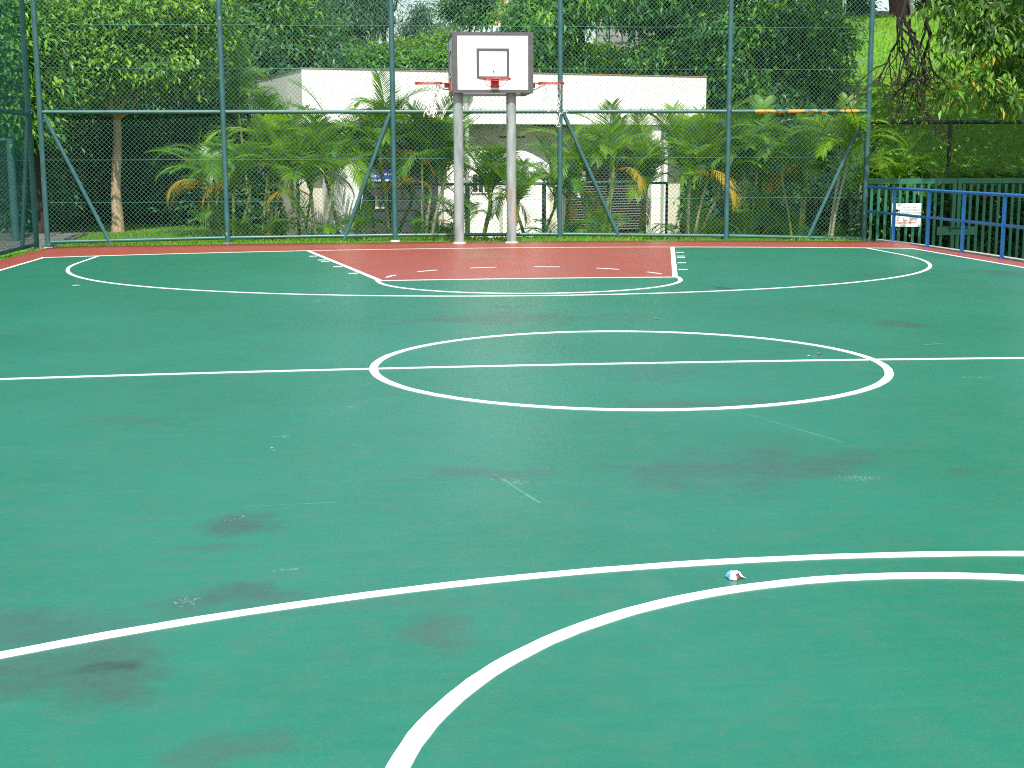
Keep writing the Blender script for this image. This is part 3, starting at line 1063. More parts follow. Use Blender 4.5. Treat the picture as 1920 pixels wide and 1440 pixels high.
# tangled net hanging from the hoop over the left of the box
mb = MB()
top_ = [cl + 0.22 * np.array([math.cos(a), math.sin(a), 0]) for a in np.linspace(-0.9, 0.9, 9)]
knot = np.array([cl[0] + 0.13, cl[1] - 0.02, RZ - 0.20])
for k, tp in enumerate(top_):
    kk = knot + RNG.normal(0, 0.018, 3)
    net_strand(mb, [tp, (tp + kk) / 2 + RNG.normal(0, 0.015, 3), kk])
for k in range(13):
    s = RNG.uniform(-0.22, 0.14)
    mid = knot + np.array([s * 0.5, RNG.uniform(-0.05, 0.05), -0.15 + RNG.normal(0, 0.02)])
    low = knot + np.array([s, RNG.uniform(-0.08, 0.08), RNG.uniform(-0.36, -0.24)])
    net_strand(mb, [knot, mid, low], wob=0.014)
    nx = low + np.array([RNG.uniform(-0.05, 0.06), RNG.uniform(-0.03, 0.03), RNG.uniform(-0.05, 0.02)])
    net_strand(mb, [low, (low + nx) / 2 - np.array([0, 0, 0.05]), nx], k=6, wob=0.006)
    net_strand(mb, [nx, (nx + mid) / 2, mid], k=7, wob=0.012)
for k in range(5):
    a = knot + np.array([RNG.uniform(-0.2, 0.1), RNG.uniform(-0.06, 0.06), -0.30 + RNG.normal(0, 0.02)])
    b = a + np.array([RNG.uniform(-0.14, 0.14), 0, RNG.uniform(-0.04, 0.04)])
    net_strand(mb, [a, (a + b) / 2 - np.array([0, 0, 0.08]), b], k=8, wob=0.006)
mb.build("net", M['net'], hl)

# torn net hanging in strings from the hoop on the other side
mb = MB()
far = cr_ + np.array([0.12, -0.12, -0.01])
net_strand(mb, [far, (1.27, 13.6, 2.42), (1.24, 13.6, 2.22), (1.27, 13.6, 2.15), (1.25, 13.6, 2.02), (1.24, 13.6, 1.97)], k=18)
net_strand(mb, [far + np.array([0.02, 0.02, 0]), (1.29, 13.6, 2.40), (1.26, 13.6, 2.25), (1.23, 13.6, 2.18)], k=14)
net_strand(mb, [far - np.array([0.03, 0.03, 0]), (1.24, 13.58, 2.45), (1.22, 13.6, 2.40)], k=8)
net_strand(mb, [(1.25, 13.6, 2.06), (1.22, 13.6, 1.95), (1.25, 13.6, 1.93), (1.285, 13.6, 1.95), (1.27, 13.6, 2.0)], k=12, wob=0.004)
net_strand(mb, [(1.26, 13.6, 2.14), (1.33, 13.6, 2.17), (1.40, 13.6, 2.19)], k=8)
for k in range(9):
    a = cr_ + np.array([-0.13 + RNG.normal(0, 0.03), -0.14, -0.02])
    b = np.array([1.09 + RNG.uniform(-0.03, 0.14), 14.12, 2.32 + RNG.normal(0, 0.04)])
    if k < 5:
        net_strand(mb, [a, (a + b) / 2 + RNG.normal(0, 0.02, 3), b], r=0.003)
    c2 = b + np.array([RNG.uniform(0.02, 0.09), 0, RNG.uniform(-0.10, -0.04)])
    net_strand(mb, [b, (b + c2) / 2 - np.array([0, 0, 0.03]), c2, c2 + np.array([0.05, 0, 0.05])], r=0.0036, wob=0.008)
mb.build("net", M['net'], hr)

# ------------------------------------------------------------------ blue railing and the fences beyond it
rail = empty("blue_railing", (7.42, 12.0, -0.09))
tag(rail, "bright blue two rail pipe railing along the court kerb", "railing")
for (x, y) in ((7.41, 14.36), (7.45, 12.90), (7.48, 11.58), (7.50, 10.20), (7.52, 8.8), (7.53, 7.4), (7.54, 6.0), (7.55, 4.6), (7.56, 3.2)):
    mb = MB()
    mb.tube([(x, y, -0.14), (x, y, 0.835)], 0.031, 14)
    mb.build("post", M['blue_pipe'], rail)
for z in (0.855, 0.405):
    mb = MB()
    mb.tube([(7.40, 15.75, z), (7.41, 14.36, z), (7.45, 12.90, z), (7.48, 11.58, z), (7.50, 10.2, z), (7.56, 3.0, z)], 0.026 if z > 0.5 else 0.024, 12)
    mb.build("top_rail" if z > 0.5 else "middle_rail", M['blue_pipe'], rail)

bf_y = 16.35
bars = empty("bar_fence", (7.7, bf_y, -0.9))
tag(bars, "dark green steel bar fence with a bolted gate beyond the blue railing", "fence")
xL, _ = xz(1627, 400, bf_y)
ztop = 0.985
xg0, _ = xz(1784, 400, bf_y)
xg1, _ = xz(1799, 400, bf_y)
xEnd = 14.2
step = 0.142
x = xL + 0.06
k = 0
while x < xEnd:
    if not (xg0 - 0.06 < x < xg1 + 0.06):
        mb = MB()
        mb.box((x, bf_y, (ztop - 0.09 - 0.95) / 2), (0.055, 0.03, ztop - 0.09 + 0.95 - 0.02))
        mb.build("bar", M['bar_green'], bars)
    x += step
for za in (ztop - 0.035, -0.88):
    for a, b in ((xL - 0.05, (xg0 + xg1) / 2 - 0.004), ((xg0 + xg1) / 2 + 0.004, xEnd)):
        mb = MB()
        mb.box(((a + b) / 2, bf_y, za), (b - a, 0.05, 0.10))
        mb.build("rail", M['bar_green'], bars)
for xx in (xg0 + 0.03, xg1 - 0.03, xEnd, xL - 0.08):
    mb = MB()
    mb.box((xx, bf_y - 0.003, 0.0), (0.07, 0.06, 1.88))
    mb.build("post", M['bar_green'], bars)
lx0, lz1 = xz(1755, 425, bf_y)
lx1, lz0 = xz(1825, 440, bf_y)
mb = MB()
mb.box(((lx0 + lx1) / 2, bf_y - 0.045, (lz0 + lz1) / 2), (lx1 - lx0, 0.012, lz1 - lz0))
lockp = mb.build("lock_plate", M['bar_green'], bars)
mb = MB()
mb.tube([((lx0 + lx1) / 2 - 0.16, bf_y - 0.065, lz1 - 0.03), ((lx0 + lx1) / 2 + 0.24, bf_y - 0.065, lz1 - 0.03)], 0.012, 8)
mb.tube([((lx0 + lx1) / 2 - 0.12, bf_y - 0.065, lz1 - 0.03), ((lx0 + lx1) / 2 - 0.12, bf_y - 0.09, lz1 - 0.10)], 0.01, 8)
mb.build("bolt", M['black_metal'], lockp)

ty = 19.2
tall = empty("mesh_fence", (9.0, ty, 0.2))
tag(tall, "tall black mesh fence standing at the foot of the grass slope", "fence")
_, tz = xz(1780, 229, ty)
for pxx in (1780, 2085, 2390):
    x, _ = xz(pxx, 280, ty)
    mb = MB()
    mb.tube([(x, ty, 0.0), (x, ty, tz)], 0.045, 12)
    mb.build("post", M['black_metal'], tall)
xl, _ = xz(1632, 228, ty)
xr, _ = xz(2390, 228, ty)
mb = MB()
mb.tube([(xl - 0.8, ty, tz), (xr, ty, tz)], 0.04, 12)
mb.build("top_rail", M['black_metal'], tall)
mb = MB()
mb.tube([(xl - 0.8, ty, 0.2), (xl - 0.8, ty, tz)], 0.04, 12)
mb.build("post", M['black_metal'], tall)
link_panel("mesh_panel", (xl - 0.8, ty + 0.05, 0.1), (xr, ty + 0.05, 0.1), tz - 0.1, 0.085, 0.0022, M['black_metal'], tall)


# warning sign on the bars
def text_obj(body, size, loc, mat, parent, rz=0.0, align='LEFT', name="lettering"):
    c = bpy.data.curves.new(name, 'FONT')
    c.body = body
    c.size = size
    c.align_x = align
    c.extrude = 0.0012
    tmp = bpy.data.objects.new(name, c)
    COL.objects.link(tmp)
    dg = bpy.context.evaluated_depsgraph_get()
    me = bpy.data.meshes.new_from_object(tmp.evaluated_get(dg))
    bpy.data.objects.remove(tmp)
    me.materials.clear()
    me.materials.append(mat)
    o = bpy.data.objects.new(name, me)
    COL.objects.link(o)
    mw = Matrix.Translation(loc) @ Matrix.Rotation(rz, 4, 'Z') @ Matrix.Rotation(math.pi / 2, 4, 'X')
    o.parent = parent
    o.matrix_parent_inverse = _inv(parent) @ mw
    return o


sy = bf_y - 0.035
sx0, sz1 = xz(1672.5, 381.5, sy)
sx1, sz0 = xz(1725.5, 425, sy)
mb = MB()
mb.box(((sx0 + sx1) / 2, sy, (sz0 + sz1) / 2), (sx1 - sx0, 0.008, sz1 - sz0))
sign = mb.build("warning_sign", M['sign_white'], None, origin=((sx0 + sx1) / 2, sy, (sz0 + sz1) / 2))
tag(sign, "white security camera notice with black and red lettering fixed to the green bars", "sign")
w_ = sx1 - sx0
h_ = sz1 - sz0
for i, s in enumerate(("THIS BUILDING", "IS MONITORED BY", "SECURITY CAMERAS")):
    text_obj(s, 0.046, (sx0 + 0.34 * w_, sy - 0.005, sz1 - 0.095 - i * 0.052), M['sign_ink'], sign)
mb = MB()
for (a, b, zz) in ((0.45, 0.72, 0.53), (0.76, 0.97, 0.53), (0.05, 0.22, 0.73), (0.46, 0.56, 0.73), (0.03, 0.07, 0.83), (0.10, 0.40, 0.83), (0.46, 0.58, 0.83), (0.62, 0.83, 0.83)):
    k = a
    while k < b - 0.01:      # rows of small red characters, too fine to read in the photograph
        ww = RNG.uniform(0.014, 0.022)
        mb.box((sx0 + (k + ww / 2) * w_, sy - 0.0055, sz1 - zz * h_), (ww * w_, 0.003, 0.024))
        k += ww + 0.009
mb.build("red_lettering", M['sign_red'], sign)
mb = MB()
cx0, cz0 = sx0 + 0.06 * w_, sz1 - 0.35 * h_
mb.box((cx0 + 0.05, sy - 0.0055, cz0 + 0.02), (0.085, 0.003, 0.05))
mb.box((cx0 + 0.105, sy - 0.0055, cz0 + 0.02), (0.02, 0.003, 0.03))
mb.box((cx0 + 0.012, sy - 0.0055, cz0 - 0.012), (0.016, 0.003, 0.04))
pts = [(cx0 + 0.10 + 0.03 * math.cos(a), sy - 0.0055, cz0 + 0.005 + 0.035 * math.sin(a)) for a in np.linspace(-1.9, 1.4, 12)]
mb.tube(pts, 0.006, 5)
mb.build("camera_symbol", M['sign_ink'], sign)

# ------------------------------------------------------------------ building
BO = np.array([-3.41, 21.0])
BU = np.array([0.955, 0.2966])
BU /= np.linalg.norm(BU)
BV = np.array([-BU[1], BU[0]])
BANG = math.atan2(BU[1], BU[0])
BL = 10.1


def bw(u, v, z):
    p = BO + BU * u + BV * v
    return np.array([p[0], p[1], z])


def bu(px_, v=0.0, py_=380):
    """u, z on the plane at depth v of the building, on the sight line of a pixel"""
    r = ray(px_, py_)
    o = CAM[:2] - BO
    t = (v - o @ BV) / (r[:2] @ BV)
    P = CAM + r * t
    return float((P[:2] - BO) @ BU), float(P[2])


bld = empty("toilet_block", (BO[0], BO[1], -0.4), BANG)
tag(bld, "low white flat roofed toilet block with deep fascia behind the palms", "building")


def bbox(mb, u0, u1, v0, v1, z0, z1, mi=0):
    c = bw((u0 + u1) / 2, (v0 + v1) / 2, (z0 + z1) / 2)
    mb.box(c, (u1 - u0, v1 - v0, z1 - z0), BANG, mi)


FZ0, FZ1 = 2.20, 3.37
mb = MB()
bbox(mb, 0, BL, 0, 5.6, FZ0, FZ1 - 0.016)
mb.build("fascia", M['wall_white'], bld)
mb = MB()
for (u0, u1, v0, v1) in ((-0.02, BL + 0.02, -0.02, 0.16), (-0.02, 0.16, 0.165, 5.4), (BL - 0.16, BL + 0.02, 0.165, 5.4), (-0.02, BL + 0.02, 5.405, 5.62)):
    bbox(mb, u0, u1, v0, v1, FZ1 - 0.016, FZ1)
mb.build("coping", M['coping'], bld)
mb = MB()
bbox(mb, 0.12, BL - 0.12, 1.0, 5.4, -0.6, FZ0)
mb.build("wall", M['wall_beige'], bld)
# shallow ceiling grooves / dark lines under the eaves
mb = MB()
for a, b_, pz in ((935, 985, 257), (1000, 1060, 236)):
    u0, z = bu(a, 0.985, pz)
    u1, _ = bu(b_, 0.985, pz)
    bbox(mb, u0, u1, 0.98, 1.0, z - 0.015, z + 0.015)
mb.build("vent_slot", M['dark_void'], bld)
# louvred panel
u0, zt = bu(1058, 0.97, 281)
u1, _ = bu(1224, 0.97, 281)
mb = MB()
bbox(mb, u0, u1, 0.975, 0.996, -0.5, zt)
_, zb1 = bu(1140, 0.97, 268)
_, zb0 = bu(1140, 0.97, 277)
bbox(mb, bu(1130, 0.97)[0], u1, 0.975, 0.996, zb0, zb1)
lv = mb.build("louvre_panel", M['dark_void'], bld)
mb = MB()
z = -0.35
while z < zt - 0.03:
    a, b_ = bw(u0, 0.945, z), bw(u1, 0.945, z)
    mb.bar(a, b_, 0.055, 0.018, upv=(BV[0] * 0.55, BV[1] * 0.55, 0.85))
    z += 0.062
for k in range(3):
    uu = u0 + (u1 - u0) * k / 2
    bbox(mb, uu - 0.03, uu + 0.03, 0.90, 0.99, -0.45, zt + 0.0)
bbox(mb, u0 - 0.03, u1 + 0.03, 0.895, 0.974, zt + 0.002, zt + 0.07)
mb.build("slats", M['louvre'], lv)
# white pillars under the eave
for a, b_ in ((1221, 1238), (1244.5, 1250.5)):
    ua, _ = bu(a, 0.10)
    ub, _ = bu(b_, 0.10)
    mb = MB()
    bbox(mb, ua, ub, 0.10, 0.10 + max(0.15, ub - ua), -0.6, FZ0)
    mb.build("pillar", M['wall_white'], bld)
# white wall at the entrance, with the dark doorway beside it
ua, _ = bu(624, 0.10)
ub, _ = bu(682, 0.10)
mb = MB()
bbox(mb, ua, ub, 0.10, 0.98, -0.6, FZ0)
mb.build("wall", M['wall_white'], bld)
uc, _ = bu(747, 0.6)
mb = MB()
bbox(mb, ub + 0.02, uc + 1.1, 0.94, 0.995, -0.6, 1.62)
door = mb.build("door", M['door_grey'], bld)
mb = MB()
for k in range(7):
    bbox(mb, ub + 0.1, uc + 1.0, 0.925, 0.938, -0.3 + k * 0.26, -0.28 + k * 0.26)
mb.build("door_rib", M['dark_void'], door)


def bsign(name, pxa, pxb, pya, pyb, v, mat, parent):
    ua_, z1 = bu(pxa, v, pya)
    ub_, _ = bu(pxb, v, pya)
    _, z0 = bu((pxa + pxb) / 2, v, pyb)
    m_ = MB()
    bbox(m_, ua_, ub_, v, v + 0.025, z0, z1)
    return m_.build(name, mat, parent), ua_, ub_, z0, z1


s1, a_, b_, z0, z1 = bsign("door_sign", 690, 737, 318, 341, 0.5, M['sign_blue'], bld)
s1["label"] = "blue sign board with white lettering above the doorway"
mb = MB()
for (f0, f1, zz, hh) in ((0.10, 0.42, 0.48, 0.10), (0.48, 0.9, 0.62, 0.09), (0.12, 0.30, 0.12, 0.07), (0.36, 0.50, 0.12, 0.07), (0.55, 0.95, 0.12, 0.07)):
    k = f0
    while k < f1:
        ww = RNG.uniform(0.05, 0.07)
        u_ = a_ + (b_ - a_) * k
        bbox(mb, u_, u_ + (b_ - a_) * ww, 0.494, 0.499, z0 + (z1 - z0) * (zz - hh), z0 + (z1 - z0) * (zz + hh))
        k += ww + 0.02
mb.build("lettering", M['sign_white'], s1)
mb = MB()
for f in (0.06, 0.94):
    u_ = a_ + (b_ - a_) * f
    bbox(mb, u_ - 0.015, u_ + 0.015, 0.505, 0.52, z1, FZ0)
mb.build("sign_hanger", M['black_metal'], s1)
s2, a_, b_, z0, z1 = bsign("door_notice", 703, 732, 367, 391, 0.9, M['sign_white'], bld)
mb = MB()
uc_, zc_ = (a_ + b_) / 2 + 0.02, (z0 + z1) / 2
tri = [(uc_ - 0.12, zc_ - 0.09), (uc_ + 0.12, zc_ - 0.09), (uc_, zc_ + 0.12)]
for (p, q) in ((tri[0], tri[1]), (tri[1], tri[2]), (tri[2], tri[0])):
    mb.tube([bw(p[0], 0.893, p[1]), bw(q[0], 0.893, q[1])], 0.013, 6)
mb.tube([bw(uc_ - 0.04, 0.893, zc_ - 0.06), bw(uc_, 0.893, zc_ + 0.05)], 0.012, 6)
mb.tube([bw(uc_, 0.893, zc_ - 0.01), bw(uc_ + 0.05, 0.893, zc_ - 0.06)], 0.012, 6)
mb.build("blue_symbol", M['sign_blue'], s2)
bsign("wall_notice", 1066, 1098, 321, 341, 0.86, M['sign_white'], bld)
bsign("wall_notice", 1083, 1096, 360, 370, 0.86, M['sign_white'], bld)


# arched white screen walls below the eave, sunlit
def screen(pxl, pxr, prof, v0, v1, hole=None):
    """prof: list of (px,py) for the top edge, left to right"""
    top_pts = [bu(a, v0, b) for a, b in prof]
    poly = [(top_pts[0][0], -0.6), (top_pts[-1][0], -0.6)] + top_pts[::-1]
    m_ = MB()
    m_.prism(poly, lambda a, b: bw(a, v0, b), lambda a, b: bw(a, v1, b))
    return m_.build("screen_wall", M['wall_white'], bld)


prof = [(838, 330)] + [(893 - 50 * math.cos(a), 306 - 33 * math.sin(a)) for a in np.linspace(0.15, math.pi * 0.93, 18)] + [(940, 308)]
screen(838, 940, prof, 0.42, 0.60)
prof = [(942.5, 290), (955, 284), (972, 282), (984, 283), (997, 288), (1010, 295), (1021, 302), (1030.5, 309)]
screen(942, 1031, prof, 0.12, 0.30)
prof = [(832, 330)] + [(878 - 40 * math.cos(a), 322 - 25 * math.sin(a)) for a in np.linspace(0.1, math.pi * 0.97, 16)] + [(919, 324)]
screen(832, 919, prof, 0.10, 0.24)
ua, zt_ = bu(885, 0.09, 326)
ub, zb_ = bu(917, 0.09, 361)
mb = MB()
bbox(mb, ua, ub, 0.088, 0.099, zb_, zt_)
wv = mb.build("vent_window", M['door_grey'], bld)
mb = MB()
for k in range(4):
    u_ = ua + (ub - ua) * (k / 3)
    bbox(mb, u_ - 0.014, u_ + 0.014, 0.06, 0.087, zb_ - 0.01, zt_ + 0.01)
for k in range(3):
    z_ = zb_ + (zt_ - zb_) * k / 2
    bbox(mb, ua, ub, 0.066, 0.082, z_ - 0.012, z_ + 0.012)
mb.build("frame", M['wall_white'], wv)
# lower arched planter wall
prof = [(960, 395)] + [(984 - 24 * math.cos(a), 398 - 20 * math.sin(a)) for a in np.linspace(0.1, math.pi, 14)] + [(1008, 440)]
screen(960, 1008, prof, -0.30, -0.12)

# rainwater pipe with hopper in front of the fascia
ux, _ = bu(875.5, -0.09, 300)
_, zh1 = bu(875, -0.09, 172)
_, zh0 = bu(875, -0.09, 184)
_, zh2 = bu(875, -0.09, 191)
_, zmid = bu(875, -0.09, 346)
mb = MB()
mb.tube([bw(ux, -0.09, zmid), bw(ux, -0.09, zh2)], 0.052, 14)
dp = mb.build("downpipe", M['pipe_grey'], bld)
mb = MB()
mb.tube([bw(ux, -0.09, -0.5), bw(ux, -0.09, zmid)], 0.056, 14)
mb.build("lower_pipe", M['pipe_dark'], dp)
mb = MB()
mb.tube([bw(ux, -0.09, zh2 - 0.02), bw(ux, -0.09, zh2 + 0.01), bw(ux, -0.09, zh0), bw(ux + 0.02, -0.12, zh1 + 0.12)], [0.058, 0.062, 0.075, 0.14], 14)
mb.build("hopper", M['hopper'], dp)

# green handrail in front of the building
hy = 20.0
hr_ = empty("handrail", (2.0, hy, -0.35))
tag(hr_, "thin dark green pipe handrail between the palms and the toilet block", "railing")
x0, z0 = xz(728, 346, hy)
x1, z1 = xz(1252, 343, hy)
mb = MB()
mb.tube([(x0, hy, z0), (x1, hy, z0)], 0.028, 10)
mb.build("rail", M['bar_green'], hr_)
for pxx in (730, 862, 1020, 1140, 1250):
    x, _ = xz(pxx, 380, hy)
    mb = MB()
    mb.tube([(x, hy, -0.5), (x, hy, z0 - 0.028)], 0.045 if pxx == 1020 else 0.03, 10)
    mb.build("post", M['pipe_dark'], hr_)


# ------------------------------------------------------------------ leaves, trees
def leaf_arrays(P, A, Nn, L, W, fold=0.18):
    """P base points, A axis, Nn approximate normals, L, W arrays -> verts, quads"""
    A = A / np.linalg.norm(A, axis=1, keepdims=True)
    S = np.cross(A, Nn)
    S /= (np.linalg.norm(S, axis=1, keepdims=True) + 1e-9)
    Nr = np.cross(S, A)
    L = L[:, None]
    W = W[:, None]
    v0 = P
    v1 = P + A * L * 0.42 + S * W * 0.5 + Nr * W * fold
    v2 = P + A * L - Nr * L * 0.08
    v3 = P + A * L * 0.42 - S * W * 0.5 + Nr * W * fold
    V = np.stack([v0, v1, v2, v3], 1).reshape(-1, 3)
    F = np.arange(len(P) * 4).reshape(-1, 4)
    return V, F


def unit(n):
    v = RNG.normal(size=(n, 3))
    return v / np.linalg.norm(v, axis=1, keepdims=True)


def crown_leaves(blobs, nleaf, L, W, cl=26, cr=0.28, shell=(0.55, 1.02), droop=0.3, outward=0.6, tone_bias=0.0, lump=0.18, lobes=0, lobe_r=(0.6, 0.95)):
    """blobs: list of (centre, radii, weight)"""
    if lobes:                      # break the crown into separate billows of foliage
        new = []
        for c, rad, w in blobs:
            c, rad = np.array(c, float), np.array(rad, float)
            for d in unit(max(2, int(lobes * w))):
                r = RNG.uniform(*lobe_r)
                new.append((c + d * np.maximum(rad - 0.5 * r, 0.1 * rad) * RNG.uniform(0.55, 1.0), (r, r, r * 0.62), r * r))
        blobs = new
    wsum = sum(b[2] for b in blobs)
    PP, AA, NN, TT, CC = [], [], [], [], []
    for c, rad, w in blobs:
        c = np.array(c, float)
        rad = np.array(rad, float)
        n = int(nleaf * w / wsum)
        nc = max(3, n // cl)
        d = unit(nc)
        ph = RNG.uniform(0, 6.28, 6)
        lum = 1 + lump * (np.sin(d[:, 0] * 4.3 + ph[0]) * np.sin(d[:, 1] * 3.7 + ph[1]) + np.sin(d[:, 2] * 5.1 + ph[2] + d[:, 0] * 2.0)) * 0.7
        rr = RNG.uniform(shell[0], shell[1], nc) ** 0.6 * lum
        cc = c + d * rad * rr[:, None]
        CC.append(cc)
        ctone = RNG.normal(0.42, 0.22, nc) + tone_bias
        idx = np.repeat(np.arange(nc), cl)
        n2 = len(idx)
        csz = cr * RNG.uniform(0.6, 1.35, nc)
        off = RNG.normal(size=(n2, 3)) * csz[idx][:, None] * np.array([1, 1, 0.72])
        p = cc[idx] + off
        ax = d[idx] * outward + unit(n2) * 0.75 + off / csz[idx][:, None] * 0.25
        ax[:, 2] -= droop
        nn = unit(n2) * 0.42 + d[idx] * 0.40 + np.array([0, -0.10, 0.75])
        PP.append(p)
        AA.append(ax)
        NN.append(nn)
        TT.append(np.clip(ctone[idx] + RNG.normal(0, 0.09, n2), 0, 1))
    P, A, Nn, T = map(np.concatenate, (PP, AA, NN, TT))
    n = len(P)
    l = L * RNG.uniform(0.65, 1.25, n)
    w_ = W * RNG.uniform(0.7, 1.2, n)
    V, F = leaf_arrays(P, A, Nn, l, w_)
    return V, F, T, np.concatenate(CC)


def curve_pts(a, b, k=6, bow=0.15, jit=0.05):
    a, b = np.array(a, float), np.array(b, float)
    t = np.linspace(0, 1, k)[:, None]
    L = np.linalg.norm(b - a)
    up = np.array([0, 0, 1.0])
    P = a * (1 - t) + b * t + np.sin(t * np.pi) * up * bow * L * 0.5
    P[1:-1] += RNG.normal(0, jit * L * 0.3, (k - 2, 3))
    return P


def tree(name, label, base, fork, blobs, nleaf, L, W, mat, bmat, r0=0.14, group=None, limbs=9, cat="tree", **kw):
    base = np.array(base, float)
    root = empty(name, tuple(base))
    tag(root, label, cat, group)
    V, F, T, CC = crown_leaves(blobs, nleaf, L, W, **kw)
    fork = np.array(fork, float)
    mb = MB()
    k = 9
    t = np.linspace(0, 1, k)
    P = base[None] * (1 - t[:, None]) + fork[None] * t[:, None]
    P[1:-1, :2] += RNG.normal(0, 0.03, (k - 2, 2))
    P[0, 2] -= 0.25
    rs = r0 * (1.0 - 0.42 * t) * (1 + 0.35 * np.exp(-t * 14))
    mb.tube(P, rs, 12)
    sel = CC[RNG.choice(len(CC), min(limbs, len(CC)), replace=False)]
    for c in sel:
        s = P[-1 - int(RNG.integers(0, 3))]
        q = curve_pts(s, c, 7, 0.18, 0.12)
        mb.tube(q, np.linspace(r0 * 0.42, 0.012, 7), 7, caps=False)
        for c2 in CC[RNG.choice(len(CC), 2)]:
            if np.linalg.norm(c2 - c) < 1.6:
                mb.tube(curve_pts(q[4], c2, 5, 0.1, 0.1), np.linspace(r0 * 0.18, 0.008, 5), 5, caps=False)
    mb.build("trunk", bmat, root)
    np_mesh("crown", V, F, mat, root, T)
    return root


def ptree(name, label, pxb, Y, pyf, blobs_px, nleaf, L, W, mat, bmat, r0, group=None, zb=None, **kw):
    """tree whose crown is given as photo-sized blobs (px,py,rx_px,rz_px,dy,ry_m,weight) around depth Y"""
    k = (Y - CAM[1]) / FPX
    bx, _ = xz(pxb, 400, Y)
    bz = float(gz(bx, Y)) if zb is None else zb
    fx, fz = xz(pxb, pyf, Y)
    bl = []
    for (px_, py_, rx, rz_, dy, ry, w_) in blobs_px:
        c = at(px_, py_, Y + dy)
        kk = (Y + dy - CAM[1]) / FPX
        bl.append(((c[0], c[1], c[2]), (rx * kk, ry, rz_ * kk), w_))
    return tree(name, label, (bx, Y, bz), (fx, Y, fz), bl, nleaf, L, W, mat, bmat, r0, group, **kw)


G1 = "broadleaf trees outside the side fence"
# tan trunked tree behind the corner, large drooping leaves
ptree("broadleaf_tree", "broadleaf tree with a bare tan trunk on the grass behind the fence corner", 219, 21.3, 150,
      [(260, 40, 170, 120, 0.2, 1.8, 4), (150, 90, 110, 110, -0.6, 1.5, 2.4), (370, 40, 60, 80, 0.2, 1.0, 1.2),
       (250, 125, 140, 50, -0.5, 1.2, 1.5), (110, 150, 45, 60, -0.6, 1.0, 0.7), (260, -60, 190, 70, 0.3, 1.8, 2)],
      33000, 0.150, 0.075, M['leaf_bright'], M['bark_tan'], 0.125, droop=0.55, outward=0.45, cl=30, cr=0.20, limbs=14, tone_bias=0.2, shell=(0.55, 1.05), lump=0.25, lobes=7, lobe_r=(0.45, 0.85))
ptree("broadleaf_tree", "bright broadleaf tree whose crown spreads above the grey end of the toilet block", 440, 28.5, 120,
      [(450, 20, 110, 80, 0, 1.8, 3), (520, 70, 55, 50, -0.3, 1.2, 1), (400, 90, 60, 60, 0, 1.2, 1), (470, -60, 130, 60, 0, 1.8, 1.5), (535, 20, 45, 40, 0, 1.2, 0.8)],
      17000, 0.19, 0.08, M['leaf_bright'], M['bark_dark'], 0.13, droop=0.55, outward=0.45, cl=30, cr=0.24, limbs=12, shell=(0.55, 1.05), lump=0.25, lobes=7, lobe_r=(0.5, 0.95))
# dark wood behind it
G2 = "dark trees in the wood behind the fence"
dark = [
    (330, 25.5, [(330, 40, 220, 120, 2.5, 2.0, 4), (330, 200, 170, 110, 0, 2.0, 3), (240, 300, 110, 90, 0, 1.5, 2), (400, 310, 120, 90, 0.6, 1.5, 2)], "dense dark tree filling the gap behind the tan trunk"),
    (120, 26.5, [(110, 250, 130, 120, 0, 2.0, 3), (150, 380, 110, 70, 0, 1.5, 2), (60, 120, 120, 120, 0, 2, 2)], "dark leafy tree behind the path at the fence corner"),
    (480, 29.0, [(470, 140, 130, 80, 0, 2.2, 2), (560, 90, 90, 60, 0, 2.0, 1.2), (430, 250, 120, 110, -1.5, 1.8, 2)], "dark bushy tree rising beside the grey end of the toilet block"),
    (-60, 24.0, [(-40, 150, 150, 160, 0, 2.4, 3), (-20, 330, 120, 110, 0, 1.6, 2)], "dark tree crowding the outside of the side fence"),
]
for pxb, Y, bl, lab in dark:
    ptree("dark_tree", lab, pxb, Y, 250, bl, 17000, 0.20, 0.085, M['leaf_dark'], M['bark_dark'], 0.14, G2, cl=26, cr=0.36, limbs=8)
# trees seen through the side fence
ptree("broadleaf_tree", "leafy tree with pale green sprays seen through the side fence mesh", 70, 19.5, 180,
      [(20, 90, 95, 150, 0, 1.3, 3), (30, 215, 55, 40, -0.5, 0.8, 1.0), (-60, 20, 120, 160, 0, 1.6, 2)], 9000, 0.17, 0.07, M['leaf_mixed'], M['bark_dark'], 0.12, G1, cl=20, cr=0.24, droop=0.6, limbs=8, tone_bias=0.1)
ptree("broadleaf_tree", "young tree with a thin dark stem beside the low teal fence post", 45, 20.5, 330,
      [(40, 345, 40, 40, 0, 0.7, 1), (90, 330, 45, 80, 0.3, 0.8, 1.4), (20, 400, 60, 40, 0, 0.8, 1)], 4500, 0.15, 0.07, M['leaf_dark'], M['bark_dark'], 0.07, G1, cl=20, cr=0.22, limbs=6)


def bush(label, c, rad, n, L, W, mat, group, name="bush", **kw):
    root = empty(name, (c[0], c[1], float(gz(c[0], c[1]))))
    tag(root, label, "bush", group)
    kw.setdefault('shell', (0.3, 1.0))
    V, F, T, CC = crown_leaves([(c, rad, 1.0)], n, L, W, **kw)
    np_mesh("foliage", V, F, mat, root, T)
    mb = MB()
    b = np.array([c[0], c[1], float(gz(c[0], c[1])) - 0.1])
    for q in CC[RNG.choice(len(CC), min(7, len(CC)), replace=False)]:
        mb.tube(curve_pts(b + RNG.normal(0, 0.08, 3) * [1, 1, 0], q, 5, 0.05, 0.1), np.linspace(0.025, 0.006, 5), 6, caps=False)
    mb.build("stem", M['bark_dark'], root)
    return root


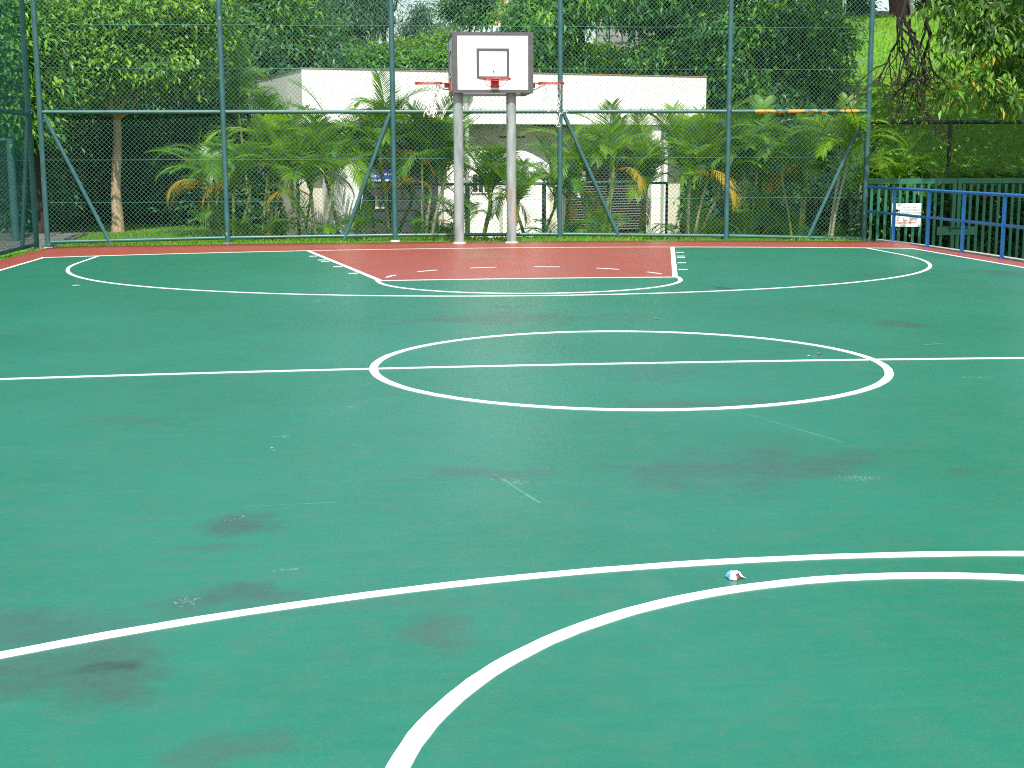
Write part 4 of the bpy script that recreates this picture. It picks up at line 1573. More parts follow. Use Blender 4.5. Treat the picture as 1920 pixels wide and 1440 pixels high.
def pbush(label, px_, py_, Y, rx, rz_, n, L, W, mat, group, ry=None, **kw):
    c = at(px_, py_, Y)
    k = (Y - CAM[1]) / FPX
    return bush(label, c, (rx * k, ry or max(0.5, rx * k * 0.8), rz_ * k), n, L, W, mat, group, **kw)


G3 = "undergrowth bushes behind the corner of the fence"
for (a, b, Y, rx, rz_, lab) in ((300, 370, 24.0, 75, 60, "dark bush growing behind the tan trunk"), (400, 395, 22.8, 60, 45, "dark low bush beneath the yellowed palm"),
                                (150, 385, 25.0, 70, 55, "dark bush beside the paved path"), (60, 400, 23.0, 70, 50, "dark bush outside the fence corner post"),
                                (345, 340, 23.2, 45, 32, "pale tipped bush at the side of the palm thicket"), (480, 390, 24.0, 70, 60, "deep green bush in front of the grey end wall"),
                                (230, 300, 26.5, 90, 90, "tall dark thicket behind the tan trunk")):
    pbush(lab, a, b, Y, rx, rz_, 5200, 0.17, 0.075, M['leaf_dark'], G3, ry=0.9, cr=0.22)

# feathery dark trees on the bank behind the building
G4 = "feathery dark trees on the bank"
ptree("casuarina_tree", "broad feathery dark tree above the white roof", 640, 41.0, 60,
      [(632, 8, 82, 72, 0, 3.0, 4), (590, -50, 105, 80, 0, 3.0, 3), (600, 60, 60, 36, 1, 2, 1.3)], 18000, 0.30, 0.045, M['leaf_feather'], M['bark_dark'], 0.2, G4, droop=1.0, outward=0.25, cl=60, cr=0.40, limbs=14)
ptree("casuarina_tree", "slender feathery tree with sky showing through beside the backboard", 783, 43.0, 60,
      [(784, 46, 24, 30, 0, 1.0, 3), (770, 78, 28, 18, 0, 1.0, 1.4), (790, 14, 14, 14, 0, 0.7, 0.5), (752, 88, 12, 14, 0, .6, 0.3)], 2600, 0.26, 0.045, M['leaf_feather'], M['bark_dark'], 0.13, G4, droop=0.8, outward=0.3, cl=50, cr=0.20, limbs=16, lump=0.3, shell=(0.2,1.0))
ptree("casuarina_tree", "feathery tree with hanging sprays at the edge of the sky gap", 722, 44.0, 50,
      [(712, 10, 20, 50, 0, 1.0, 2), (735, -35, 40, 22, 0, 1.2, 0.9)], 2200, 0.28, 0.045, M['leaf_feather'], M['bark_dark'], 0.13, G4, droop=1.1, outward=0.2, cl=50, cr=0.24, limbs=12, lump=0.3)
ptree("round_tree", "small round dark crowned tree rising above the backboard", 882, 46.0, 35,
      [(882, 5, 50, 38, 0, 1.2, 3), (882, -35, 44, 35, 0, 1.2, 1.5)], 11000, 0.15, 0.075, M['leaf_dark'], M['bark_dark'], 0.09, None, cl=22, cr=0.2, limbs=8, tone_bias=0.15)
ptree("far_tree", "pale hazy tree far off in the sky gap", 835, 95.0, 75, [(838, 74, 26, 16, 0, 2.5, 1), (815, 84, 22, 10, 1, 2, 0.6)], 2600, 0.5, 0.2, M['leaf_hazed'], M['bark_dark'], 0.2, None, cl=20, cr=0.5, limbs=6)

# bright bushes on the bank
G5 = "bright bushes on the bank above the roof"
for (a, b, Y, rx, rz_, mt, lab) in ((760, 108, 40.5, 30, 22, 'leaf_bush', "yellow green bush on the bank below the slender feathery tree"),
                                    (800, 104, 41.0, 32, 24, 'leaf_bush', "light green bush on the bank beside the backboard edge"),
                                    (838, 96, 41.5, 26, 26, 'leaf_bush', "brightest green bush touching the backboard edge"),
                                    (820, 118, 39.5, 40, 14, 'leaf_mixed', "low darker bush just above the white roof"),
                                    (700, 114, 38.3, 42, 18, 'leaf_mixed', "mixed green bush under the broad feathery tree"),
                                    (640, 114, 39.0, 40, 22, 'leaf_bush', "sunlit green bush above the roof corner"),
                                    (585, 108, 38.0, 45, 26, 'leaf_mixed', "green bush beyond the roof corner"),
                                    (520, 135, 36.0, 60, 40, 'leaf_bush', "tall pale bush beside the roof end"),
                                    (1125, 112, 40.0, 22, 16, 'leaf_bush', "bright yellow green bush seen between the dark boughs")):
    pbush(lab, a, b, Y, rx, rz_, 4200, 0.20, 0.085, M[mt], G5, ry=1.0, cr=0.2, tone_bias=0.12)

# big trees behind the building on the other side
G6 = "large dark trees behind the toilet block"
ptree("large_tree", "large tree with bright hanging leaf sprays just behind the backboard", 1090, 31.0, 60,
      [(1010, 60, 50, 80, -0.6, 1.3, 2.4), (1085, -2, 100, 40, 0, 2.0, 2.0), (1060, -60, 130, 70, 0, 2.2, 2), (1060, 118, 50, 16, 0, 0.9, 0.5), (990, 100, 30, 30, -0.6, 0.8, 0.8)], 19000, 0.23, 0.105, M['leaf_mixed'], M['bark_dark'], 0.17, G6, droop=0.9, outward=0.4, cl=34, cr=0.24, lobes=9, lobe_r=(0.5, 1.0), limbs=10, tone_bias=0.05, shell=(0.5, 1.05))
ptree("large_tree", "large dark tree above the middle of the white fascia", 1240, 32.0, 70,
      [(1240, 4, 110, 38, 0, 2.0, 2.0), (1205, 112, 70, 30, 0, 1.3, 1.2), (1290, 110, 80, 60, 0, 1.6, 2), (1240, -70, 150, 70, 0, 2.4, 2)], 19000, 0.23, 0.105, M['leaf_mixed'], M['bark_dark'], 0.18, G6, droop=0.9, outward=0.4, cl=34, cr=0.24, lobes=9, lobe_r=(0.5, 1.0), limbs=10, tone_bias=-0.06, shell=(0.5, 1.05))
ptree("large_tree", "tallest dark tree at the end of the white fascia beside the grass slope", 1440, 29.0, 200,
      [(1450, 60, 115, 90, 0, 2.0, 3.4), (1400, 170, 90, 80, 0, 1.8, 2.4), (1520, 70, 55, 55, 0, 1.4, 1.4), (1490, 180, 55, 35, 0, 1.4, 1.0), (1360, 60, 70, 90, 0.4, 1.6, 1.6), (1440, -60, 150, 60, 0, 2.2, 2), (1560, 90, 22, 14, 0, 0.5, 0.25), (1555, 130, 26, 10, 0, 0.5, 0.2)],
      28000, 0.22, 0.10, M['leaf_mixed'], M['bark_dark'], 0.19, G6, droop=0.8, outward=0.4, cl=34, cr=0.24, lobes=9, lobe_r=(0.5, 1.0), limbs=14, tone_bias=-0.02, shell=(0.5, 1.05))
G7 = "dark bushes behind the palms"
for (a, b, Y, rx, rz_, lab) in ((1335, 395, 25.5, 60, 50, "added dark low bush just past the end wall of the toilet block"), (1390, 300, 24.5, 80, 80, "dark bush filling the gap past the end of the fascia"), (1480, 270, 23.5, 85, 70, "dark bush behind the browned palm fronds"),  # first bush is added to darken the sunlit ground past the wall
                                (1570, 300, 22.5, 65, 70, "dark bush near the end post of the fence"), (1440, 390, 22.0, 90, 50, "low dark bush beneath the browned palm fronds"),
                                (1560, 400, 20.5, 70, 45, "low dark bush behind the pale palm canes")):
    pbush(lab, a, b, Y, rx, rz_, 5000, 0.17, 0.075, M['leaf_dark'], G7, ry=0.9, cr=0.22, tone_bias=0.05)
G12 = "added dark hedge bushes behind the bar fence"  # added so the gaps between the bars read dark over sunlit grass
for (a, rx, lab) in ((1650, 34, "added dark hedge bush behind the bars nearest the fence end post"), (1706, 34, "added dark hedge bush behind the warning sign"),
                     (1768, 36, "added dark hedge bush behind the lock plate of the gate"), (1835, 38, "added dark hedge bush behind the far leaf of the gate"), (1905, 40, "added dark hedge bush behind the bars beyond the gate"), (1980, 44, "added dark hedge bush behind the last bars of the fence")):
    pbush(lab, a, 415, 17.4, rx, 75, 2600, 0.14, 0.07, M['leaf_dark'], G12, ry=0.32, cr=0.12, shell=(0.1, 1.0))
G8 = "low leafy shrubs behind the bar fence"
for (a, b, rx, lab) in ((1645, 332, 20, "small yellow green shrub next to the fence end post"), (1684, 328, 24, "tallest yellow green shrub above the warning sign"),
                        (1728, 334, 22, "low green shrub before the black fence post"), (1800, 331, 22, "small bright shrub above the gate bars"),
                        (1850, 338, 26, "low dull shrub past the gate"), (1905, 340, 26, "low dull shrub at the far end of the gate")):
    pbush(lab, a, b, 18.0, rx, 13, 500, 0.16, 0.06, M['leaf_bush'], G8, ry=0.3, cr=0.10, shell=(0.2, 1.0))

# far buildings seen in the sky gap
at_o = at(936, 30, 130)
tw = empty("apartment_tower", (at_o[0], 130, 6.0))
tag(tw, "far orange apartment tower glimpsed between the trees above the backboard", "building")
x0, z1 = xz(921, -40, 130)
x1, z0 = xz(951, 46, 130)
mb = MB()
mb.box(((x0 + x1) / 2, 133, (z0 + z1) / 2 - 4), (x1 - x0, 6, z1 - z0 + 8))
mb.build("wall", M['orange_wall'], tw)
for k in range(4):
    for j in range(2):
        mb = MB()
        mb.box((x0 + (x1 - x0) * (0.3 + 0.4 * j), 129.98, z0 + 0.6 + k * 1.25), (0.35, 0.06, 0.5))
        mb.build("window", M['glass_dark'], tw)
x0, z1 = xz(906, 47, 120)
x1, z0 = xz(948, 62, 120)
hb_ = empty("pale_block", ((x0 + x1) / 2, 120, 5.0))
tag(hb_, "far pale blue low block just above the backboard top", "building")
mb = MB()
mb.box(((x0 + x1) / 2, 122, z1 / 2 + 2), (x1 - x0, 4, z1 - 4))
mb.build("wall", M['pale_wall'], hb_)
for k in range(4):
    mb = MB()
    mb.box((x0 + (x1 - x0) * (0.14 + 0.24 * k), 119.98, z1 - 0.4), (0.22, 0.06, 0.4))
    mb.build("window", M['glass_dark'], hb_)

ry_ = 39.5
x0, zt_ = xz(662, 82, ry_)
x1, zb_ = xz(697, 95, ry_)
sh = empty("red_roofed_shelter", ((x0 + x1) / 2, ry_, float(gz(x0, ry_))))
tag(sh, "small shelter with a red pitched roof on top of the bank", "shelter")
mb = MB()
ym = ry_ + 1.2
mb.prism([(x0 - 0.1, zb_ - 0.02), (x1 + 0.1, zb_ + 0.12), (x1 - 0.15, zt_ + 0.1), (x0 + 0.5, zb_ + 0.12)], lambda a, b: (a, ry_, b), lambda a, b: (a, ry_ + 2.2, b))
mb.build("roof", M['roof_red'], sh)
mb = MB()
gz_ = float(gz(x0, ry_))
mb.box(((x0 + x1) / 2, ry_ + 1.1, (gz_ + zb_) / 2 - 0.05), (x1 - x0 - 0.3, 1.8, zb_ - gz_ - 0.02))
mb.build("wall", M['wall_white'], sh)
mb = MB()
for xx in (x0 + 0.1, x1 - 0.1):
    mb.tube([(xx, ry_ + 0.1, gz_ - 0.2), (xx, ry_ + 0.1, zb_ - 0.03)], 0.04, 8)
mb.build("post", M['white_post'], sh)

# grey stone wall seen through the boughs
mb = MB()
wy = 44.0
x0, z1 = xz(1118, 52, wy)
x1, z0 = xz(1290, 75, wy)
x = x0
while x < x1:
    z = z0 - 0.4
    while z < z1 + 0.1:
        w1 = RNG.uniform(0.35, 0.6)
        mb.box((x + w1 / 2, wy + RNG.uniform(-0.05, 0.05), z + 0.13), (w1 - 0.02, 0.4, 0.25))
        z += 0.27
    x += 0.5
wallo = mb.build("stone_wall", M['stone'], None, origin=((x0 + x1) / 2, wy, z0 - 0.4))
tag(wallo, "grey rubble stone wall on the bank glimpsed through the dark boughs", "wall")

# ------------------------------------------------------------------ top of the grass slope
G9 = "white posts at the top of the slope"
for (pxx, p1, w, lab) in ((1582, 38, 0.075, "thin white post at the top of the slope beside the dark hedge"), (1706, 28, 0.085, "thin white post at the slope top beyond the thick brown trunk")):
    Y = 42.0
    x, zb_ = xz(pxx, p1, Y)
    mb = MB()
    zg = float(gz(x, Y))
    mb.tube([(0, 0, zg - 0.4), (0, 0, zb_ + 3.5)], w, 12)
    mb.tube([(0, 0, zb_ + 3.5), (0, 0, zb_ + 3.56)], [w * 1.3, w * 0.4], 12)
    o = mb.build("post", M['white_post'])
    o.name = "white_post"
    o.location = (x, Y, 0)
    tag(o, lab, "post", G9)
x0, z1 = xz(1630, 26, 43.0)
x1, z0 = xz(1725, 33, 43.0)
mb = MB()
zg = float(gz(x0, 43.0))
mb.box(((x0 + x1) / 2, 43.0, (zg + z1) / 2 - 0.05), (x1 - x0 + 1.5, 0.3, z1 - zg + 0.3))
ob = mb.build("low_wall", M['white_post'], None, origin=((x0 + x1) / 2, 43.0, zg))
tag(ob, "low white wall along the top of the slope behind the brown trunk", "wall")
# thick brown trunk on the crest
x, zb_ = xz(1672, 34, 41.5)
k = (41.5 - CAM[1]) / FPX
ptree("large_tree", "tree with a very thick brown trunk on the crest of the slope", 1672, 41.5, -120,
      [(1640, -170, 160, 70, 0, 3, 2), (1720, -150, 140, 80, 0, 3, 2)], 9000, 0.28, 0.12, M['leaf_dark'], M['bark_brown'], 0.36, None, cl=24, cr=0.4)
G10 = "dark hedge bushes along the crest"
for (a, b, Y, rx, rz_, lab) in ((1600, 22, 43.5, 34, 20, "dark hedge bush beside the first white post"), (1760, 20, 43.5, 45, 26, "dark hedge bush past the second white post"),
                                (1830, 10, 43.5, 50, 34, "dark hedge bush behind the drooping boughs"), (1900, 8, 43.5, 50, 34, "dark hedge bush at the far end of the crest"),
                                (1540, 10, 44.0, 40, 26, "dark hedge bush partly behind the tallest tree")):
    pbush(lab, a, b, Y, rx, rz_, 3200, 0.22, 0.09, M['leaf_dark'], G10, ry=0.9, cr=0.25)

# ------------------------------------------------------------------ tree overhanging from beyond the railing
ot = empty("overhanging_tree", (13.2, 14.0, -0.95))
tag(ot, "tree with bare dark drooping twigs and leafy boughs hanging over the railing corner", "tree")
OY = 13.6
mbt = MB()
trunk = [(13.2, 14.0, -1.2), (13.15, 14.0, 1.0), (13.0, 14.0, 3.2), (12.7, 13.9, 5.0)]
mbt.tube(trunk, [0.26, 0.2, 0.18, 0.15], 12)
limbP = [np.array((12.7, 13.9, 5.0)), np.array((11.2, 13.8, 5.5)), np.array((9.8, 13.7, 5.2)), at(1720, -60, OY), at(1700, -5, OY)]
mbt.tube(limbP, [0.13, 0.10, 0.075, 0.05, 0.035], 9)
mbt.tube([at(1720, -60, OY), at(1738, -10, OY), at(1737, 40, OY), at(1746, 66, OY)], [0.04, 0.034, 0.028, 0.02], 8)
mbt.tube([at(1700, -5, OY), at(1694, 25, OY), at(1698, 46, OY), at(1715, 64, OY)], [0.035, 0.03, 0.027, 0.02], 8)
limb2 = [np.array((12.7, 13.9, 5.0)), np.array((11.4, 13.3, 5.0)), at(1900, -30, 13.2), at(1830, 40, 13.0), at(1790, 90, 13.0)]
mbt.tube(limb2, [0.11, 0.08, 0.03, 0.014, 0.007], 8)
limb3 = [np.array((12.9, 14, 4.0)), np.array((11.6, 14.4, 4.6)), at(1960, 40, 14.2), at(1900, 110, 14.0), at(1870, 170, 14.0)]
mbt.tube(limb3, [0.12, 0.08, 0.03, 0.014, 0.007], 8)
tips = []


def twig(p, d, L, r, depth):
    k = 6
    P = [np.array(p, float)]
    d = np.array(d, float)
    for i in range(k):
        d = d + RNG.normal(0, 0.20, 3) * [1, 0.7, 0.8] + np.array([0, 0, -0.10])
        d /= np.linalg.norm(d)
        P.append(P[-1] + d * L / k)
    mbt.tube(P, np.linspace(r, r * 0.5, k + 1), 6, caps=False)
    tips.append((P[-1], depth))
    if depth > 0:
        for _ in range(int(RNG.integers(2, 4))):
            i = int(RNG.integers(2, k + 1))
            nd = d + RNG.normal(0, 0.62, 3) * [1, 0.6, 0.7]
            nd[2] -= 0.15
            nd /= np.linalg.norm(nd)
            twig(P[i], nd, L * RNG.uniform(0.5, 0.8), r * 0.6, depth - 1)


for (a, b, ex, ey, L) in ((1697, -10, 1688, 60, 0.9), (1692, 20, 1660, 130, 1.0), (1700, 0, 1740, 70, 0.9), (1735, 40, 1735, 130, 0.9), (1700, 40, 1720, 140, 1.0), (1738, 35, 1770, 120, 0.8), (1690, 10, 1655, 60, 0.6), (1692, 40, 1672, 150, 0.9), (1745, 60, 1752, 160, 0.7), (1715, 60, 1700, 170, 0.8)):
    p, e = at(a, b, OY), at(ex, ey, OY + RNG.uniform(-0.3, 0.3))
    d = (e - p) / np.linalg.norm(e - p)
    twig(p, d, L * 1.2, 0.025, 3)
mbt.build("trunk", M['bark_black'], ot)
VV, FF, TT = [], [], []
nb = 0
blobs = []
for (a, b, rx, rz_, Y, w_) in ((1860, 60, 70, 60, 13.2, 3.2), (1900, 120, 45, 55, 13.8, 2.4), (1830, 30, 60, 35, 13.4, 1.4), (1850, 150, 40, 22, 13.2, 0.8), (1795, 180, 22, 12, 13.2, 0.35), (1890, 185, 40, 20, 13.2, 0.9), (1760, 10, 40, 14, 13.4, 0.5), (1930, 30, 70, 90, 13.8, 3.0), (1780, 110, 28, 30, 13.2, 0.4), (1775, 60, 24, 20, 13.2, 0.3)):
    c = at(a, b, Y)
    k = (Y - CAM[1]) / FPX
    blobs.append(((c[0], c[1], c[2]), (rx * k, 0.45, rz_ * k), w_))
V, F, T, CC = crown_leaves(blobs, 3000, 0.185, 0.066, cl=10, cr=0.12, shell=(0.1, 1.0), droop=0.9, outward=0.3)
VV.append(V); FF.append(F); TT.append(T); nb += len(V)
# big crown above the frame, it shades the foot of the slope
blobs = [((13.2, 14.6, 8.2), (4.6, 3.6, 2.4), 3), ((12.0, 19.0, 10.8), (4.0, 4.0, 2.4), 3), ((16.5, 19.5, 10.8), (4.0, 4.2, 2.6), 3), ((18.0, 14.5, 8.2), (4.0, 4.0, 2.8), 2.4),
         ((22.0, 17.0, 9.5), (4.5, 4.8, 3.2), 2.6), ((10.2, 15.6, 7.2), (1.8, 1.8, 1.2), 0.8), ((27.0, 17.0, 9.0), (4.5, 4.8, 3.2), 2.2),
         ((13.4, 11.6, 7.8), (3.8, 3.0, 2.0), 2.6), ((10.7, 12.0, 7.2), (1.5, 2.0, 1.1), 0.9), ((17.5, 10.5, 8.0), (3.6, 3.2, 2.4), 2.0),
         ((13.5, 22.0, 11.2), (4.6, 3.2, 2.0), 3), ((18.5, 23.0, 11.6), (4.4, 3.6, 2.2), 3), ((23.0, 22.5, 11.0), (4.5, 4.5, 3.0), 2.6)]
V, F, T, CC = crown_leaves(blobs, 27000, 0.44, 0.21, cl=26, cr=0.5, shell=(0.3, 1.0))
VV.append(V); FF.append(F + nb); TT.append(T); nb += len(V)
# few leaves on the twig tips
P = np.array([t[0] for t in tips if RNG.uniform() < 0.55])
P = np.repeat(P, 4, 0) + RNG.normal(0, 0.03, (len(P) * 4, 3))
A = unit(len(P)) + np.array([0, 0, -0.6])
V, F = leaf_arrays(P, A, unit(len(P)), RNG.uniform(0.05, 0.09, len(P)), RNG.uniform(0.02, 0.035, len(P)))
VV.append(V); FF.append(F + nb); TT.append(np.clip(RNG.normal(0.45, 0.4, len(P)), 0, 1)); nb += len(V)
np_mesh("crown", np.concatenate(VV), np.concatenate(FF), M['leaf_over'], ot, np.concatenate(TT))


# ------------------------------------------------------------------ areca palms
def frond_mesh(name, L, lift, curl, npair, leaf, mat, droop=0.5, vee=0.55, ragged=0.0):
    """frond growing from the origin along +x, arching over; lift = start angle, curl = total bend"""
    V, F, T = [], [], []
    ns = 22
    ang = lift
    p = np.array([0.0, 0.0, 0.0])
    sp = [p.copy()]
    dirs = []
    for i in range(ns):
        t = i / ns
        a = lift - curl * (t ** 1.35)
        d = np.array([math.cos(a), 0.02 * math.sin(5 * t), math.sin(a)])
        d /= np.linalg.norm(d)
        dirs.append(d)
        p = p + d * L / ns
        sp.append(p.copy())
    dirs.append(dirs[-1])
    sp = np.array(sp)
    dirs = np.array(dirs)
    # rachis: square tube
    b = 0
    for i in range(ns + 1):
        r = 0.012 * (1 - 0.8 * i / ns) + 0.0025
        up = np.array([-dirs[i][2], 0, dirs[i][0]])
        sd_ = np.array([0, 1.0, 0])
        for (k1, k2) in ((1, 0), (0, 1), (-1, 0), (0, -1)):
            V.append(sp[i] + up * r * k1 + sd_ * r * k2)
    for i in range(ns):
        for j in range(4):
            j2 = (j + 1) % 4
            F.append((i * 4 + j, i * 4 + j2, i * 4 + 4 + j2, i * 4 + 4 + j))
            T.append(0.85)
    b = len(V)
    for q in range(npair):
        t = 0.20 + 0.79 * (q + 0.5) / npair
        fi = t * ns
        i = int(fi)
        fr = fi - i
        pos = sp[i] * (1 - fr) + sp[min(i + 1, ns)] * fr
        d = dirs[i]
        up = np.array([-d[2], 0, d[0]])
        env = math.sin(math.pi * min(1, (t - 0.12) / 0.88) ** 0.75) ** 0.55
        for s in (-1, 1):
            if ragged and RNG.uniform() < ragged: continue
            ln = leaf * (0.35 + 0.65 * env) * RNG.uniform(0.88, 1.1)
            wd = 0.0105 * RNG.uniform(0.8, 1.15)
            fwd = 0.55 + 0.75 * t + RNG.normal(0, 0.06)
            ax = d * fwd + np.array([0, s, 0]) * 1.0 + up * (vee + RNG.normal(0, 0.08))
            ax /= np.linalg.norm(ax)
            wv_ = np.cross(ax, np.array([0, s, 0]) * 0.2 + up)
            wv_ /= np.linalg.norm(wv_)
            tone = np.clip(RNG.normal(0.5, 0.16), 0, 1)
            pp = pos.copy()
            dd = ax.copy()
            row = []
            nseg = 3
            for g in range(nseg + 1):
                wg = wd * (0.55, 1.0, 0.8, 0.08)[g]
                row.append((pp + wv_ * wg, pp - wv_ * wg))
                dd = dd + np.array([0, 0, -droop * 0.42])
                dd /= np.linalg.norm(dd)
                pp = pp + dd * ln / nseg
            for g in range(nseg + 1):
                V.extend(row[g])
            for g in range(nseg):
                k = b + g * 2
                F.append((k, k + 1, k + 3, k + 2))
                T.append(tone)
            b += (nseg + 1) * 2
    me_o = np_mesh(name, np.array(V), np.array(F), mat, None, np.array(T))
    me = me_o.data
    bpy.data.objects.remove(me_o)
    return me


FR = {'g': [], 'd': [], 'y': [], 'b': []}
for (L, li, cu, n_, lf, dr, ve) in ((1.55, 1.25, 1.9, 38, 0.42, 0.40, 0.5), (1.45, 1.1, 2.2, 36, 0.40, 0.45, 0.40), (1.65, 1.35, 1.5, 40, 0.44, 0.35, 0.5), (1.25, 1.0, 1.6, 32, 0.38, 0.4, 0.5), (1.5, 1.3, 2.5, 38, 0.40, 0.5, 0.35), (1.35, 1.47, 0.8, 34, 0.40, 0.25, 0.6)):
    FR['g'].append(frond_mesh("frond", L, li, cu, n_, lf, M['palm_green'], dr, ve))
    FR['d'].append(frond_mesh("frond", L, li, cu, n_, lf, M['palm_deep'], dr, ve))
for (L, li, cu) in ((1.2, 0.9, 2.5), (1.3, 0.7, 2.3)):
    FR['y'].append(frond_mesh("frond", L, li, cu, 26, 0.34, M['palm_yellow'], 0.6, 0.25, 0.05))
FR['b'].append(frond_mesh("frond", 1.1, 0.4, 2.3, 20, 0.30, M['palm_brown'], 1.3, 0.0, 0.1))

G11 = "areca palm clumps along the back fence"


def palm(label, px_, Y, nst, stem_h, nfr, scale, kind='g', yellow=0, brown=0, spread=0.35, seed=0, ydir=None, canes=True, stemz=None, tilt=1.0, name="areca_palm"):
    rs = np.random.default_rng(seed + 100)
    x0, _ = xz(px_, 400, Y)
    z0 = float(gz(x0, Y))
    root = empty(name, (x0, Y, z0))
    tag(root, label, "palm", G11)
    for s in range(nst):
        a = rs.uniform(0, 6.28)
        rr = spread * math.sqrt(rs.uniform(0.05, 1))
        bx, by = rr * math.cos(a) * 0.5, rr * math.sin(a) * 0.4
        h = stem_h * rs.uniform(0.75, 1.15)
        lean = np.array([rr * math.cos(a), rr * math.sin(a)]) * 0.9
        k = 7
        P = []
        for i in range(k):
            t = i / (k - 1)
            P.append((bx + lean[0] * t ** 1.5, by + lean[1] * t ** 1.5, -0.1 + (h + 0.1) * t))
        mb = MB()
        r0 = 0.032 * rs.uniform(0.8, 1.2)
        mb.tube(P, [r0 * (1.15 - 0.35 * i / (k - 1)) * (1.06 if i % 2 else 1) for i in range(k)], 9)
        st = mb.build("stem", M['cane'] if canes else M['cane_green'], root, origin=(0, 0, 0))
        top = np.array(P[-1])
        mb = MB()
        ct = top + np.array([lean[0] * 0.15, lean[1] * 0.15, 0.30])
        mb.tube([top - [0, 0, 0.02], (top + ct) / 2, ct], [r0 * 1.0, r0 * 0.95, r0 * 0.5], 9)
        mb.build("crownshaft", M['cane_green'], root, origin=(0, 0, 0))
        n = max(3, int(round(nfr * 1.2 / nst)))
        for f in range(n):
            kk = kind
            az = 2 * math.pi * f / n + rs.uniform(-0.45, 0.45)
            pool = FR[kk]
            me = pool[int(rs.integers(0, len(pool)))]
            rx_t = rs.normal(0, 0.12)
            pitch = rs.normal(-0.05, 0.20) * tilt
            if f == 0 and s == 0:
                me = FR[kk][5]
                pitch = 0.1
            if yellow > 0 and f % 2 == 1:
                yellow -= 1
                me = FR['y'][int(rs.integers(0, 2))]
                pitch = 0.25
                az = ydir + rs.normal(0, 0.25) if ydir is not None else az
            elif brown > 0 and f % 2 == 0 and f > 0:
                brown -= 1
                me = FR['b'][0]
                pitch = 0.5
                az = -1.6 + rs.normal(0, 0.5)
            o = bpy.data.objects.new("frond", me)
            COL.objects.link(o)
            o.parent = root
            o.location = top + np.array([0, 0, 0.18 + 0.1 * rs.uniform()])
            o.rotation_euler = (rx_t, pitch, az)
            sc = scale * rs.uniform(0.82, 1.15)
            o.scale = (sc, sc, sc)
            if me in FR['y']: o["label"] = "yellowed drooping frond"
            if me in FR['b']: o["label"] = "dead brown hanging frond"
    if nst >= 3:                      # young shoots springing from the foot of the clump
        for q in range(5):
            o = bpy.data.objects.new("frond", FR[kind][int(rs.integers(0, 5))])
            COL.objects.link(o)
            o.parent = root
            a = rs.uniform(0, 6.28)
            o.location = (0.22 * math.cos(a), 0.16 * math.sin(a), 0.0)
            o.rotation_euler = (rs.normal(0, 0.15), rs.normal(-0.2, 0.15), a)
            sc = scale * rs.uniform(0.55, 0.85)
            o.scale = (sc, sc, sc)
    return root


